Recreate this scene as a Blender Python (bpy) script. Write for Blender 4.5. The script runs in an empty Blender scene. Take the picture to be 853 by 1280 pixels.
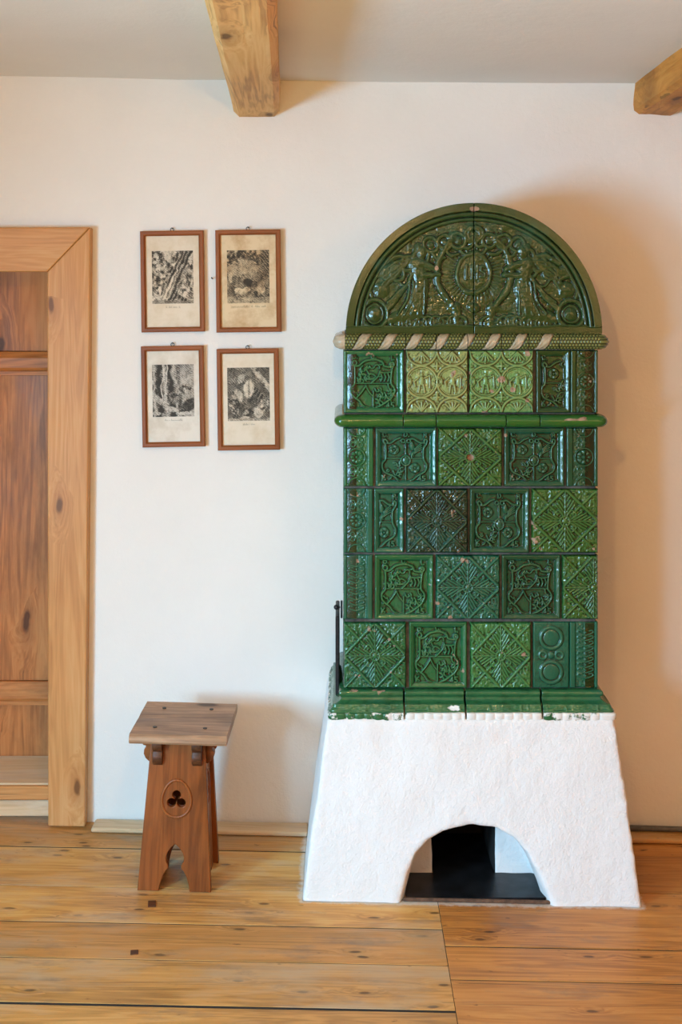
import bpy, bmesh, math, random
import numpy as np
from mathutils import Vector, Matrix

random.seed(7)
rng = np.random.default_rng(11)
SC = bpy.context.scene
COL = SC.collection

# ------------------------------------------------------------------ camera
D0, F, HZ, CX, EYE = 3.9, 1521.0, 388.0, 426.5, 1.65     # wall distance, focal length (px), horizon, centre, eye height
cam = bpy.data.cameras.new('camera')
cam.sensor_fit = 'VERTICAL'
cam.sensor_height = 36.0
cam.lens = F / 1280.0 * 36.0
cam.shift_y = -(640.0 - HZ) / 1280.0
cam.clip_start = 0.05
camo = bpy.data.objects.new('camera', cam)
camo.location = (0, -D0, EYE)
camo.rotation_euler = (math.pi / 2, 0, 0)
COL.objects.link(camo)
SC.camera = camo

# ------------------------------------------------------------------ world, light, exposure
SC.view_settings.view_transform = 'Standard'
SC.view_settings.look = 'None'
SC.view_settings.gamma = 1.0
SC.view_settings.use_curve_mapping = False
SC.view_settings.exposure = 0.68
w = bpy.data.worlds.new('world')
SC.world = w
w.use_nodes = True
bg = w.node_tree.nodes['Background']
bg.inputs[0].default_value = (0.80, 0.90, 1.0, 1)
bg.inputs[1].default_value = 1.0


def area(name, loc, rot, sx, sy, power, color):
    l = bpy.data.lights.new(name, 'AREA')
    l.shape = 'RECTANGLE'
    l.size, l.size_y = sx, sy
    l.energy, l.color = power, color
    o = bpy.data.objects.new(name, l)
    o.location, o.rotation_euler = loc, rot
    COL.objects.link(o)
    return o


def bulb(name, loc, r, power, color):
    l = bpy.data.lights.new(name, 'POINT')
    l.shadow_soft_size = r
    l.energy, l.color = power, color
    o = bpy.data.objects.new(name, l)
    o.location = loc
    COL.objects.link(o)
    return o


COOL = (0.35, 0.73, 1.03)
WARM = (1.0, 0.57, 0.20)
# daylight entering the two windows of the left wall, a pendant lamp, and added warm fill
area('daylight_near_window', (-2.27, -3.05, 1.18), (0, math.radians(-62), 0), 0.9, 0.6, 120, COOL)
area('daylight_far_window', (-2.27, -4.45, 1.20), (0, math.radians(-60), 0), 0.8, 0.45, 70, COOL)
bulb('pendant_lamp', (0.0, -2.5, 2.12), 0.03, 20, WARM)
bulb('warm_fill_right', (1.75, -4.1, 2.0), 0.20, 22, WARM)  # unseen fill light, added behind the camera for warm ambient
bulb('warm_fill_left', (-1.3, -4.2, 2.0), 0.20, 16, WARM)  # second added fill, evens out the warm ambient from the left


# ------------------------------------------------------------------ helpers
def lin(r, g, b):
    f = lambda c: (c / 255) / 12.92 if c / 255 <= 0.04045 else ((c / 255 + 0.055) / 1.055) ** 2.4
    return (f(r), f(g), f(b), 1.0)


def X(px, Y):
    return (px - CX) / F * (D0 + Y)


def Z(py, Y):
    return EYE - (py - HZ) / F * (D0 + Y)


def floor_z(x):
    return -0.02 * (x + 0.27)


def link(name, mesh, mat=None, parent=None, loc=(0, 0, 0), rot=(0, 0, 0)):
    o = bpy.data.objects.new(name, mesh)
    if mat is not None and not mesh.materials:
        for m in (mat if isinstance(mat, (list, tuple)) else [mat]):
            mesh.materials.append(m)
    o.parent = parent
    o.location, o.rotation_euler = loc, rot
    COL.objects.link(o)
    return o


def empty(name, loc=(0, 0, 0), rot=(0, 0, 0)):
    o = bpy.data.objects.new(name, None)
    o.location, o.rotation_euler = loc, rot
    COL.objects.link(o)
    return o


def tag(o, label=None, cat=None, group=None, kind=None):
    if label: o['label'] = label
    if cat: o['category'] = cat
    if group: o['group'] = group
    if kind: o['kind'] = kind
    return o


def mesh_from(verts, faces, smooth=False, name='mesh'):
    me = bpy.data.meshes.new(name)
    me.from_pydata([tuple(v) for v in verts], [], [tuple(f) for f in faces])
    me.update()
    if smooth:
        me.polygons.foreach_set('use_smooth', [True] * len(me.polygons))
    return me


def quads_mesh(P, Q, smooth=True, attrs=None, name='mesh', ngons=None):
    """P (n,3) points, Q (m,4) quads: fast numpy mesh."""
    me = bpy.data.meshes.new(name)
    P = np.asarray(P, np.float32); Q = np.asarray(Q, np.int32)
    me.vertices.add(len(P)); me.vertices.foreach_set('co', P.ravel())
    me.loops.add(Q.size); me.loops.foreach_set('vertex_index', Q.ravel())
    me.polygons.add(len(Q))
    me.polygons.foreach_set('loop_start', np.arange(0, Q.size, 4, dtype=np.int32))
    me.polygons.foreach_set('use_smooth', np.full(len(Q), smooth))
    me.update(calc_edges=True)
    for k, a in (attrs or {}).items():
        at = me.attributes.new(k, 'FLOAT', 'POINT')
        at.data.foreach_set('value', np.asarray(a, np.float32).ravel())
    me.validate()
    return me


def grid_quads(ni, nj, flip=False):
    a = np.arange(ni * nj).reshape(ni, nj)
    q = np.stack([a[:-1, :-1], a[1:, :-1], a[1:, 1:], a[:-1, 1:]], -1).reshape(-1, 4)
    return q[:, ::-1] if flip else q


def cbox(sx, sy, sz, c=0.003, jitter=0.0, top_shrink=1.0):
    """A box with chamfered edges, centred on the origin (44 triangles)."""
    bm = bmesh.new()
    bmesh.ops.create_cube(bm, size=1.0)
    for v in bm.verts:
        k = top_shrink if v.co.z > 0 else 1.0
        v.co = Vector((v.co.x * sx * k + random.uniform(-jitter, jitter), v.co.y * sy * k + random.uniform(-jitter, jitter),
                       v.co.z * sz + random.uniform(-jitter, jitter)))
    bmesh.ops.bevel(bm, geom=list(bm.edges), offset=min(c, 0.45 * min(sx, sy, sz)), segments=1, affect='EDGES', profile=0.5)
    me = bpy.data.meshes.new('box')
    bm.to_mesh(me); bm.free()
    return me


# ---- numpy noise
_T = rng.random((256, 256))


def vnoise(x, y, seed=0):
    x = np.asarray(x) + seed * 17.31; y = np.asarray(y) + seed * 9.77
    xi = np.floor(x).astype(int); yi = np.floor(y).astype(int)
    fx = x - xi; fy = y - yi
    fx = fx * fx * (3 - 2 * fx); fy = fy * fy * (3 - 2 * fy)
    t = lambda a, b: _T[a & 255, b & 255]
    return ((t(xi, yi) * (1 - fx) + t(xi + 1, yi) * fx) * (1 - fy) + (t(xi, yi + 1) * (1 - fx) + t(xi + 1, yi + 1) * fx) * fy)


def fbm(x, y, octv=4, seed=0):
    s = 0; a = 0.5; n = 0
    for k in range(octv):
        s = s + a * vnoise(x * 2 ** k, y * 2 ** k, seed + k); n += a; a *= 0.5
    return s / n


def ridged(x, y, octv=3, seed=0):
    s = 0; a = 0.5; n = 0
    for k in range(octv):
        s = s + a * (1 - np.abs(2 * vnoise(x * 2 ** k, y * 2 ** k, seed + k) - 1)); n += a; a *= 0.5
    return s / n


def rough_box(L, W, T, nl=40, nw=6, nt=4, amp=0.003, chamfer=0.01, seed=1, flare=0.0):
    """A hand-hewn timber along local X: rounded-chamfer section swept with slow waviness."""
    ring = []
    hw, ht, c = W / 2, T / 2, chamfer
    def run(a, b, n):
        for k in range(n):
            t = k / n
            ring.append((a[0] + (b[0] - a[0]) * t, a[1] + (b[1] - a[1]) * t))
    run((-hw + c, -ht), (hw - c, -ht), nw); run((hw - c, -ht), (hw, -ht + c), 2)
    run((hw, -ht + c), (hw, ht - c), nt); run((hw, ht - c), (hw - c, ht), 2)
    run((hw - c, ht), (-hw + c, ht), nw); run((-hw + c, ht), (-hw, ht - c), 2)
    run((-hw, ht - c), (-hw, -ht + c), nt); run((-hw, -ht + c), (-hw + c, -ht), 2)
    ring = np.array(ring); n = len(ring)
    xs = np.linspace(-L / 2, L / 2, nl)
    P = []
    for i, x in enumerate(xs):
        ang = np.arctan2(ring[:, 1], ring[:, 0])
        k = (fbm(np.full(n, x * 2.2), ang * 1.3, 3, seed) - 0.5) * 2 * amp
        s = 1.0 + flare * (x / L)
        yy = ring[:, 0] * s + np.sign(ring[:, 0]) * k
        zz = ring[:, 1] + np.sign(ring[:, 1]) * (fbm(np.full(n, x * 3.1), ang * 1.7, 3, seed + 5) - 0.5) * 2 * amp
        P.append(np.stack([np.full(n, x), yy, zz], -1))
    P = np.concatenate(P)
    faces = []
    for i in range(nl - 1):
        for j in range(n):
            a = i * n + j; b = i * n + (j + 1) % n
            faces.append((a, b, b + n, a + n))
    faces.append(tuple(range(n - 1, -1, -1)))
    faces.append(tuple((nl - 1) * n + j for j in range(n)))
    return mesh_from(P, faces, smooth=False)


# ------------------------------------------------------------------ materials
class NT:
    def __init__(self, name):
        self.m = bpy.data.materials.new(name); self.m.use_nodes = True
        self.t = self.m.node_tree; self.b = self.t.nodes['Principled BSDF']
    def n(self, typ, **kw):
        x = self.t.nodes.new(typ)
        for k, v in kw.items():
            if k.startswith('i_'): x.inputs[k[2:].replace('_', ' ')].default_value = v
            else: setattr(x, k, v)
        return x
    def l(self, a, b): self.t.links.new(a, b)
    def setin(self, node, key, v):
        if hasattr(v, 'is_linked') or hasattr(v, 'links'): self.l(v, node.inputs[key])
        else: node.inputs[key].default_value = v
    def math(self, op, a, b=0.0, c=None, clamp=False):
        x = self.n('ShaderNodeMath', operation=op, use_clamp=clamp)
        self.setin(x, 0, a); self.setin(x, 1, b)
        if c is not None: self.setin(x, 2, c)
        return x.outputs[0]
    def vmath(self, op, a, b):
        x = self.n('ShaderNodeVectorMath', operation=op)
        self.setin(x, 0, a); self.setin(x, 1, b)
        return x.outputs[0]
    def mix(self, fac, a, b, blend='MIX'):
        x = self.n('ShaderNodeMix', data_type='RGBA', blend_type=blend)
        self.setin(x, 0, fac); self.setin(x, 6, a); self.setin(x, 7, b)
        return x.outputs[2]
    def ramp(self, fac, stops, interp='LINEAR'):
        x = self.n('ShaderNodeValToRGB'); x.color_ramp.interpolation = interp
        el = x.color_ramp.elements
        while len(el) < len(stops): el.new(0.5)
        for e, (p, c) in zip(el, stops):
            e.position = p; e.color = c if len(c) == 4 else (*c, 1)
        self.l(fac, x.inputs[0]); return x.outputs[0]
    def rng(self, v, a, b, c=0.0, d=1.0):
        x = self.n('ShaderNodeMapRange'); self.setin(x, 0, v)
        for i, q in enumerate((a, b, c, d)): x.inputs[i + 1].default_value = q
        return x.outputs[0]
    def noise(self, vec, scale, detail=4, rough=0.55, dist=0.0):
        x = self.n('ShaderNodeTexNoise'); self.l(vec, x.inputs['Vector'])
        x.inputs['Scale'].default_value = scale; x.inputs['Detail'].default_value = detail
        x.inputs['Roughness'].default_value = rough; x.inputs['Distortion'].default_value = dist
        return x.outputs['Fac']
    def obj(self, rand=0.0):
        tc = self.n('ShaderNodeTexCoord').outputs['Object']
        if rand:
            oi = self.n('ShaderNodeObjectInfo')
            tc = self.vmath('ADD', tc, self.vmath('SCALE', (1.0, 0.73, 0.41), (0, 0, 0)) if False else self._rv(oi, rand))
        return tc
    def _rv(self, oi, rand):
        c = self.n('ShaderNodeCombineXYZ')
        for i, k in enumerate((1.0, 3.7, 7.3)): self.l(self.math('MULTIPLY', oi.outputs['Random'], rand * k), c.inputs[i])
        return c.outputs[0]
    def attr(self, name):
        a = self.n('ShaderNodeAttribute'); a.attribute_name = name; return a.outputs['Fac']
    def bump(self, h, strength=0.3, dist=0.002, prev=None):
        b = self.n('ShaderNodeBump'); b.inputs['Strength'].default_value = strength; b.inputs['Distance'].default_value = dist
        self.l(h, b.inputs['Height'])
        if prev is not None: self.l(prev, b.inputs['Normal'])
        return b.outputs[0]
    def out(self, color=None, rough=None, normal=None, **kw):
        if color is not None: self.setin(self.b, 'Base Color', color)
        if rough is not None: self.setin(self.b, 'Roughness', rough)
        if normal is not None: self.l(normal, self.b.inputs['Normal'])
        for k, v in kw.items(): self.setin(self.b, k.replace('_', ' '), v)
        return self.m


def wood(name, dark, mid, light, rough=0.5, grain=1.0, knots=0.5, wear=None, wear_amt=0.0, ring_scale=1.0, rand=11.0, contrast=1.0, bump=0.25, spec=0.35, face='y', kscale=1.0, specks=False):
    """Procedural timber, grain along local X."""
    N = NT(name)
    c = N.obj(rand)
    # knots: cells stretched along the grain
    sx = N.n('ShaderNodeSeparateXYZ'); N.l(c, sx.inputs[0])
    cb = N.n('ShaderNodeCombineXYZ')
    N.l(N.math('MULTIPLY', sx.outputs[0], 2.6 * kscale), cb.inputs[0]); N.l(N.math('MULTIPLY', sx.outputs[2 if face == 'z' else 1], 7.0 * kscale), cb.inputs[1])
    kw = N.n('ShaderNodeTexNoise'); N.l(c, kw.inputs['Vector']); kw.inputs['Scale'].default_value = 14
    kv = N.vmath('ADD', cb.outputs[0], N.vmath('MULTIPLY', kw.outputs['Color'], (0.16, 0.16, 0)))
    vo = N.n('ShaderNodeTexVoronoi', feature='F1', voronoi_dimensions='2D'); N.l(kv, vo.inputs['Vector']); vo.inputs['Scale'].default_value = 1.0
    kd = vo.outputs['Distance']
    sep = N.n('ShaderNodeSeparateColor'); N.l(vo.outputs['Color'], sep.inputs[0])
    pick = N.math('GREATER_THAN', sep.outputs[0], 1.0 - knots)
    swirl = N.math('MULTIPLY', N.rng(kd, 0.0, 0.45, 1.0, 0.0), pick)
    off = N.n('ShaderNodeCombineXYZ'); s2 = N.math('MULTIPLY', swirl, 0.025 if specks else 0.05)
    N.l(s2, off.inputs[1]); N.l(s2, off.inputs[2])
    g = N.vmath('ADD', c, off.outputs[0])
    st = N.vmath('MULTIPLY', g, (0.55 * grain, 9.0 * grain, 9.0 * grain))
    n1 = N.noise(st, 1.6 * ring_scale, 4, 0.6, 0.7)
    ringw = N.math('SINE', N.math('MULTIPLY', n1, 46.0))
    st2 = N.vmath('MULTIPLY', g, (3.0, 75.0, 75.0))
    fib = N.noise(st2, 1.6, 3, 0.6)
    blot = N.noise(N.vmath('MULTIPLY', c, (1.2, 3.5, 3.5)), 1.5, 3, 0.6)
    f = N.math('ADD', N.math('MULTIPLY', ringw, 0.13 * contrast), N.math('MULTIPLY', N.math('SUBTRACT', fib, 0.5), 0.55 * contrast))
    f = N.math('ADD', f, N.math('MULTIPLY', N.math('SUBTRACT', blot, 0.5), 1.1 * contrast))
    f = N.math('ADD', f, 0.5, clamp=True)
    col = N.ramp(f, [(0.0, dark), (0.5, mid), (1.0, light)])
    kcore = N.math('MULTIPLY', N.rng(kd, 0.06, 0.11, 1.0, 0.0), pick)
    kring = N.math('MULTIPLY', N.rng(kd, 0.10, 0.30, 0.45 if not specks else 0.16, 0.0), pick)
    col = N.mix(kring, col, dark)
    col = N.mix(N.math('MULTIPLY', kcore, 0.8), col, tuple(0.35 * x for x in dark[:3]) + (1,))
    if wear is not None:
        wn = N.noise(N.vmath('MULTIPLY', c, (2.0, 6.0, 6.0)), 1.4, 5, 0.65)
        col = N.mix(N.math('MULTIPLY', N.rng(wn, 0.48, 0.68), wear_amt), col, wear)
    # the odd fine dark check along the grain and peg specks
    ck = N.noise(N.vmath('MULTIPLY', g, (1.2, 42.0, 42.0)), 1.0, 2, 0.5)
    chk = N.rng(ck, 0.70, 0.76)
    col = N.mix(N.math('MULTIPLY', chk, 0.55), col, tuple(0.3 * x for x in dark[:3]) + (1,))
    if specks:
        oi2 = N.n('ShaderNodeObjectInfo')
        col = N.mix(0.5, col, N.ramp(oi2.outputs['Random'], [(0.0, (0.30, 0.26, 0.22, 1)), (0.5, (0.5, 0.5, 0.5, 1)), (1.0, (0.72, 0.68, 0.62, 1))]), 'OVERLAY')
        sp = N.noise(N.vmath('MULTIPLY', c, (22, 60, 60)), 1.0, 3, 0.6)
        col = N.mix(N.rng(sp, 0.68, 0.76, 0, 0.75), col, tuple(0.3 * x for x in dark[:3]) + (1,))
        gs = N.noise(N.vmath('MULTIPLY', c, (5, 14, 14)), 1.0, 5, 0.7)
        col = N.mix(N.rng(gs, 0.56, 0.72, 0, 0.5), col, (0.16, 0.13, 0.10, 1))
        # lime wash dust trodden in round the foot of the stove
        gp = N.n('ShaderNodeNewGeometry'); sp2 = N.n('ShaderNodeSeparateXYZ'); N.l(gp.outputs['Position'], sp2.inputs[0])
        ddx = N.math('MAXIMUM', N.math('SUBTRACT', N.math('ABSOLUTE', N.math('SUBTRACT', sp2.outputs[0], 0.367)), 0.48), 0.0)
        ddy = N.math('MAXIMUM', N.math('SUBTRACT', -0.496, sp2.outputs[1]), 0.0)
        dd = N.math('ADD', ddx, ddy)
        lm = N.math('SUBTRACT', N.rng(dd, 0.0, 0.035, 0.72, 0.0), N.math('MULTIPLY', N.noise(gp.outputs['Position'], 34, 5, 0.75), 0.95))
        col = N.mix(N.rng(lm, 0.0, 0.3, 0, 0.8), col, (0.66, 0.62, 0.56, 1))
    h = N.math('ADD', N.math('MULTIPLY', fib, 0.6), N.math('MULTIPLY', chk, -0.8))
    rr = N.rng(blot, 0.3, 0.7, rough - 0.08, rough + 0.1)
    return N.out(col, rr, N.bump(h, bump, 0.0015), Specular_IOR_Level=spec)


def plaster(name, c1, c2, bump=0.5, scale=1.0, rough=0.9, stain=None):
    N = NT(name)
    c = N.obj()
    n1 = N.noise(c, 2.2 * scale, 5, 0.6)
    n2 = N.noise(c, 45 * scale, 4, 0.6)
    n3 = N.noise(c, 160 * scale, 3, 0.6)
    col = N.mix(N.rng(n1, 0.35, 0.7), c1, c2)
    h = N.math('ADD', n2, N.math('MULTIPLY', n3, 0.45))
    return N.out(col, rough, N.bump(h, bump, 0.004), Specular_IOR_Level=0.2)


def glaze(name, thin=(0.22, 0.34, 0.14, 1), thin_amt=0.22, pool=(0.14, 0.21, 0.16, 1)):
    """Lead glaze over a terracotta relief: thin and pale on the ridges, deep where it pooled; obj.color gives the tile's own green."""
    N = NT(name)
    c = N.obj(5.0)
    oi = N.n('ShaderNodeObjectInfo')
    base = oi.outputs['Color']
    rel = N.attr('relief')
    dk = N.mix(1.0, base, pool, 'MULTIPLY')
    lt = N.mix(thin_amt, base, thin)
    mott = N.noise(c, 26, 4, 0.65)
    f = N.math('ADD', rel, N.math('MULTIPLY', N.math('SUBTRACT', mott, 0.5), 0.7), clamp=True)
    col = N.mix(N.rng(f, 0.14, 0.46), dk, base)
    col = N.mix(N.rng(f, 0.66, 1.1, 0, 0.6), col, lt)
    # iron-brown and turquoise drifts in the glaze
    br = N.noise(c, 9, 4, 0.6)
    col = N.mix(N.rng(br, 0.58, 0.78, 0, 0.28), col, (0.022, 0.024, 0.009, 1))
    tq = N.noise(N.vmath('ADD', c, (3, 1, 7)), 7, 3, 0.6)
    col = N.mix(N.rng(tq, 0.55, 0.72, 0, 0.40), col, (0.012, 0.105, 0.072, 1))
    chip = N.attr('chip')
    cn = N.noise(c, 60, 3, 0.6)
    chm = N.rng(N.math('ADD', chip, N.math('MULTIPLY', cn, 0.6)), 0.86, 0.93)
    col = N.mix(chm, col, N.mix(N.rng(cn, 0.3, 0.7), (0.20, 0.10, 0.05, 1), (0.36, 0.25, 0.17, 1)))
    wash = N.attr('wash')
    wm = N.rng(N.math('ADD', wash, N.math('MULTIPLY', N.math('SUBTRACT', N.noise(c, 40, 4, 0.7), 0.5), 1.3)), 0.50, 0.60)
    col = N.mix(wm, col, (0.74, 0.72, 0.68, 1))
    rough = N.math('MAXIMUM', N.rng(mott, 0.3, 0.7, 0.06, 0.18), N.math('MULTIPLY', N.math('MAXIMUM', chm, wm), 0.8))
    h = N.math('ADD', N.noise(c, 210, 3, 0.6), N.math('MULTIPLY', mott, 0.7))
    return N.out(col, rough, N.bump(h, 0.45, 0.0014), Specular_IOR_Level=0.6)


def flat(name, col, rough=0.6, metallic=0.0, var=0.25, scale=30, bump=0.1):
    N = NT(name)
    c = N.obj()
    n = N.noise(c, scale, 4, 0.6)
    cc = N.mix(N.rng(n, 0.3, 0.7), tuple(x * (1 - var) for x in col[:3]) + (1,), tuple(min(1, x * (1 + var)) for x in col[:3]) + (1,))
    return N.out(cc, rough, N.bump(n, bump, 0.002), Metallic=metallic)


M = {}
M['wall'] = plaster('limewash_wall', (0.80, 0.775, 0.735, 1), (0.84, 0.815, 0.775, 1), 0.45, 1.0)
M['ceiling'] = plaster('limewash_ceiling', (0.80, 0.78, 0.74, 1), (0.84, 0.82, 0.78, 1), 0.25, 0.8)
M['stove_plaster'] = plaster('stove_plaster', (0.75, 0.735, 0.72, 1), (0.80, 0.79, 0.78, 1), 0.9, 1.2)
M['soot'] = flat('soot', (0.012, 0.011, 0.011, 1), 0.75, 0, 0.6, 14, 0.4)
M['plate'] = flat('blackened_plate', (0.022, 0.024, 0.028, 1), 0.38, 0.6, 0.5, 22, 0.2)
M['rust'] = flat('rusty_edge', (0.11, 0.055, 0.03, 1), 0.8, 0.0, 0.5, 60, 0.4)
M['mortar'] = flat('dark_mortar', (0.085, 0.075, 0.066, 1), 0.9, 0, 0.6, 35, 0.5)
M['iron'] = flat('black_iron', (0.03, 0.03, 0.034, 1), 0.5, 0.7, 0.4, 60, 0.2)
M['cable'] = flat('grey_cable', (0.10, 0.095, 0.09, 1), 0.55, 0, 0.3, 60, 0.1)
M['glaze'] = glaze('green_glaze')
M['glaze_worn'] = glaze('worn_pale_glaze', (0.34, 0.21, 0.08, 1), 0.7, (0.30, 0.17, 0.10, 1))
M['floor'] = wood('old_floorboards', lin(132, 88, 44), lin(200, 147, 80), lin(218, 176, 112), 0.5, 1.0, 0.30, lin(186, 162, 130), 0.75, contrast=0.95, bump=0.5, kscale=2.3, specks=True)
M['floor_amber'] = wood('amber_floorboards', lin(116, 70, 32), lin(180, 120, 58), lin(200, 146, 82), 0.42, 1.0, 0.34, lin(150, 106, 66), 0.4, contrast=1.1, bump=0.45, kscale=2.3, specks=True)
M['subfloor'] = flat('floor_gap', (0.02, 0.014, 0.01, 1), 0.9)
M['pine'] = wood('honey_pine', lin(160, 100, 52), lin(202, 144, 86), lin(222, 178, 126), 0.45, 1.0, 0.36, contrast=0.7, bump=0.15, face='z', kscale=1.3)
M['door'] = wood('old_door_pine', lin(110, 62, 30), lin(192, 122, 66), lin(216, 152, 92), 0.5, 0.8, 0.34, lin(96, 60, 36), 0.5, contrast=0.9, bump=0.25)
M['sill'] = wood('worn_sill', lin(176, 138, 96), lin(216, 188, 150), lin(232, 214, 186), 0.6, 1.0, 0.25, lin(205, 196, 182), 0.6, contrast=0.6)
M['beam'] = wood('hewn_beam', lin(150, 98, 46), lin(222, 172, 104), lin(238, 200, 138), 0.6, 0.9, 0.4, contrast=1.05, bump=0.35)
M['beam_amber'] = wood('amber_beam', lin(112, 66, 22), lin(196, 128, 48), lin(214, 152, 72), 0.55, 0.9, 0.4, lin(84, 48, 20), 0.6, contrast=0.9, bump=0.35)
M['oak'] = wood('dark_oak', lin(48, 22, 9), lin(128, 68, 27), lin(164, 94, 42), 0.34, 1.1, 0.12, lin(66, 40, 24), 0.5, contrast=0.8, bump=0.3)
M['oak_top'] = wood('worn_oak_top', lin(100, 70, 50), lin(176, 138, 106), lin(204, 170, 138), 0.5, 1.1, 0.22, lin(88, 66, 54), 0.6, contrast=0.9, bump=0.35)
M['oak_dark'] = wood('dark_brown_oak', lin(36, 20, 12), lin(84, 48, 26), lin(118, 72, 40), 0.5, 1.1, 0.1, contrast=0.9, bump=0.3)  # brackets: scorch stain plus seat shadow put into the colour; plugs just dark
M['frame'] = wood('mahogany_frame', lin(92, 44, 18), lin(138, 76, 36), lin(164, 98, 52), 0.42, 1.3, 0.0, contrast=0.6, bump=0.1, face='z')
M['nail'] = flat('nail_iron', (0.05, 0.045, 0.04, 1), 0.5, 0.6)


def paper_mat(name, c1, c2):
    N = NT(name)
    c = N.obj(3.0)
    n = N.noise(c, 16, 5, 0.65)
    col = N.mix(N.rng(n, 0.42, 0.68), c1, c2)
    ink = N.attr('ink')
    col = N.mix(ink, col, (0.028, 0.025, 0.022, 1))
    return N.out(col, 0.85, N.bump(n, 0.05, 0.001), Specular_IOR_Level=0.2)


M['paper_a'] = paper_mat('cream_paper', lin(226, 214, 194), lin(214, 198, 172))
M['paper_b'] = paper_mat('foxed_paper', lin(222, 200, 164), lin(196, 164, 124))
M['paper_c'] = paper_mat('pale_paper', lin(226, 220, 208), lin(208, 198, 182))

# ------------------------------------------------------------------ the room shell
XL, XR, YF, ZC = -2.30, 2.30, -5.80, 2.385
OPX0, OPX1, OPZ = -1.72, -0.90, 1.80           # door opening


def ceil_z(x):
    return 2.385 - 0.011 * x


def back_wall():
    st = 0.02
    xs = np.linspace(XL, XR, int(round((XR - XL) / st)) + 1)
    zs = np.linspace(-0.10, 2.44, int(round(2.54 / st)) + 1)
    gx, gz = np.meshgrid(xs, zs, indexing='ij')
    y = (fbm(gx * 1.7, gz * 1.7, 3, 3) - 0.5) * 0.012 + (fbm(gx * 7, gz * 7, 3, 9) - 0.5) * 0.004
    # a soft hollow of hand-trowelled plaster next to the door post
    P = np.stack([gx, y, gz], -1).reshape(-1, 3)
    Q = grid_quads(len(xs), len(zs))
    cx = P[Q].mean(1)
    keep = ~((cx[:, 0] > OPX0) & (cx[:, 0] < OPX1) & (cx[:, 2] < OPZ))
    Q = Q[keep]
    n = len(P)
    ex = np.array([(OPX0, 0, -0.1), (OPX0, 0.3, -0.1), (OPX0, 0.3, OPZ), (OPX0, 0, OPZ),
                   (OPX1, 0, -0.1), (OPX1, 0.3, -0.1), (OPX1, 0.3, OPZ), (OPX1, 0, OPZ)])
    P = np.concatenate([P, ex])
    Q = np.concatenate([Q, np.array([[n, n + 1, n + 2, n + 3], [n + 7, n + 6, n + 5, n + 4], [n + 3, n + 2, n + 6, n + 7]])])
    return quads_mesh(P, Q, True)


tag(link('wall_back', back_wall(), M['wall']), kind='structure')


def side_wall(name, pts, holes, thick, axis):
    """A wall in the plane axis=const; pts = (a0,a1,z0,z1); holes = list of same; built as rectangles around the holes."""
    a0, a1, z0, z1 = pts
    av = sorted({a0, a1, *[h[0] for h in holes], *[h[1] for h in holes]})
    zv = sorted({z0, z1, *[h[2] for h in holes], *[h[3] for h in holes]})
    V, Fc = [], []
    def P(a, z, d):
        return (axis[1] + d, a, z) if axis[0] == 'x' else (a, axis[1] + d, z)
    def box(A0, A1, B0, B1):
        i = len(V)
        V.extend([P(A0, B0, 0), P(A1, B0, 0), P(A1, B1, 0), P(A0, B1, 0), P(A0, B0, thick), P(A1, B0, thick), P(A1, B1, thick), P(A0, B1, thick)])
        for f in ((0, 1, 2, 3), (7, 6, 5, 4), (0, 4, 5, 1), (1, 5, 6, 2), (2, 6, 7, 3), (3, 7, 4, 0)):
            Fc.append(tuple(i + k for k in f))
    for k in range(len(av) - 1):
        for j in range(len(zv) - 1):
            ca, cz = (av[k] + av[k + 1]) / 2, (zv[j] + zv[j + 1]) / 2
            if any(h[0] < ca < h[1] and h[2] < cz < h[3] for h in holes):
                continue
            box(av[k], av[k + 1], zv[j], zv[j + 1])
    return tag(link(name, mesh_from(V, Fc), M['door']), kind='structure')


WIN = [(-3.5, -2.6, 0.66, 1.74), (-4.9, -4.0, 0.66, 1.74)]
side_wall('wall_left', (YF, 0.3, -0.12, 2.46), WIN, -0.3, ('x', XL))
side_wall('wall_right', (YF, 0.3, -0.12, 2.46), [], 0.2, ('x', XR))
side_wall('wall_front', (XL, XR, -0.12, 2.46), [], -0.2, ('y', YF))
for i, h in enumerate(WIN):
    wo = tag(empty('window_%d' % (i + 1), (XL - 0.14, (h[0] + h[1]) / 2, h[2])), kind='structure')
    W, H = h[1] - h[0], h[3] - h[2]
    for (dy, dz, sy, sz) in ((0, 0.03, W, 0.06), (0, H - 0.03, W, 0.06), (-W / 2 + 0.03, H / 2, 0.06, H - 0.12), (W / 2 - 0.03, H / 2, 0.06, H - 0.12), (0, H / 2, 0.05, H - 0.12)):
        link('window_bar', cbox(0.05, sy, sz), M['pine'], wo, (0, dy, dz))

# ceiling
gx, gy = np.meshgrid(np.linspace(XL - 0.02, XR + 0.02, 120), np.linspace(YF - 0.02, 0.02, 140), indexing='ij')
gz = ceil_z(gx) + (fbm(gx * 1.5, gy * 1.5, 3, 21) - 0.5) * 0.014
tag(link('ceiling', quads_mesh(np.stack([gx, gy, gz], -1).reshape(-1, 3), grid_quads(120, 140, True), True), M['ceiling']), kind='structure')

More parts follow.
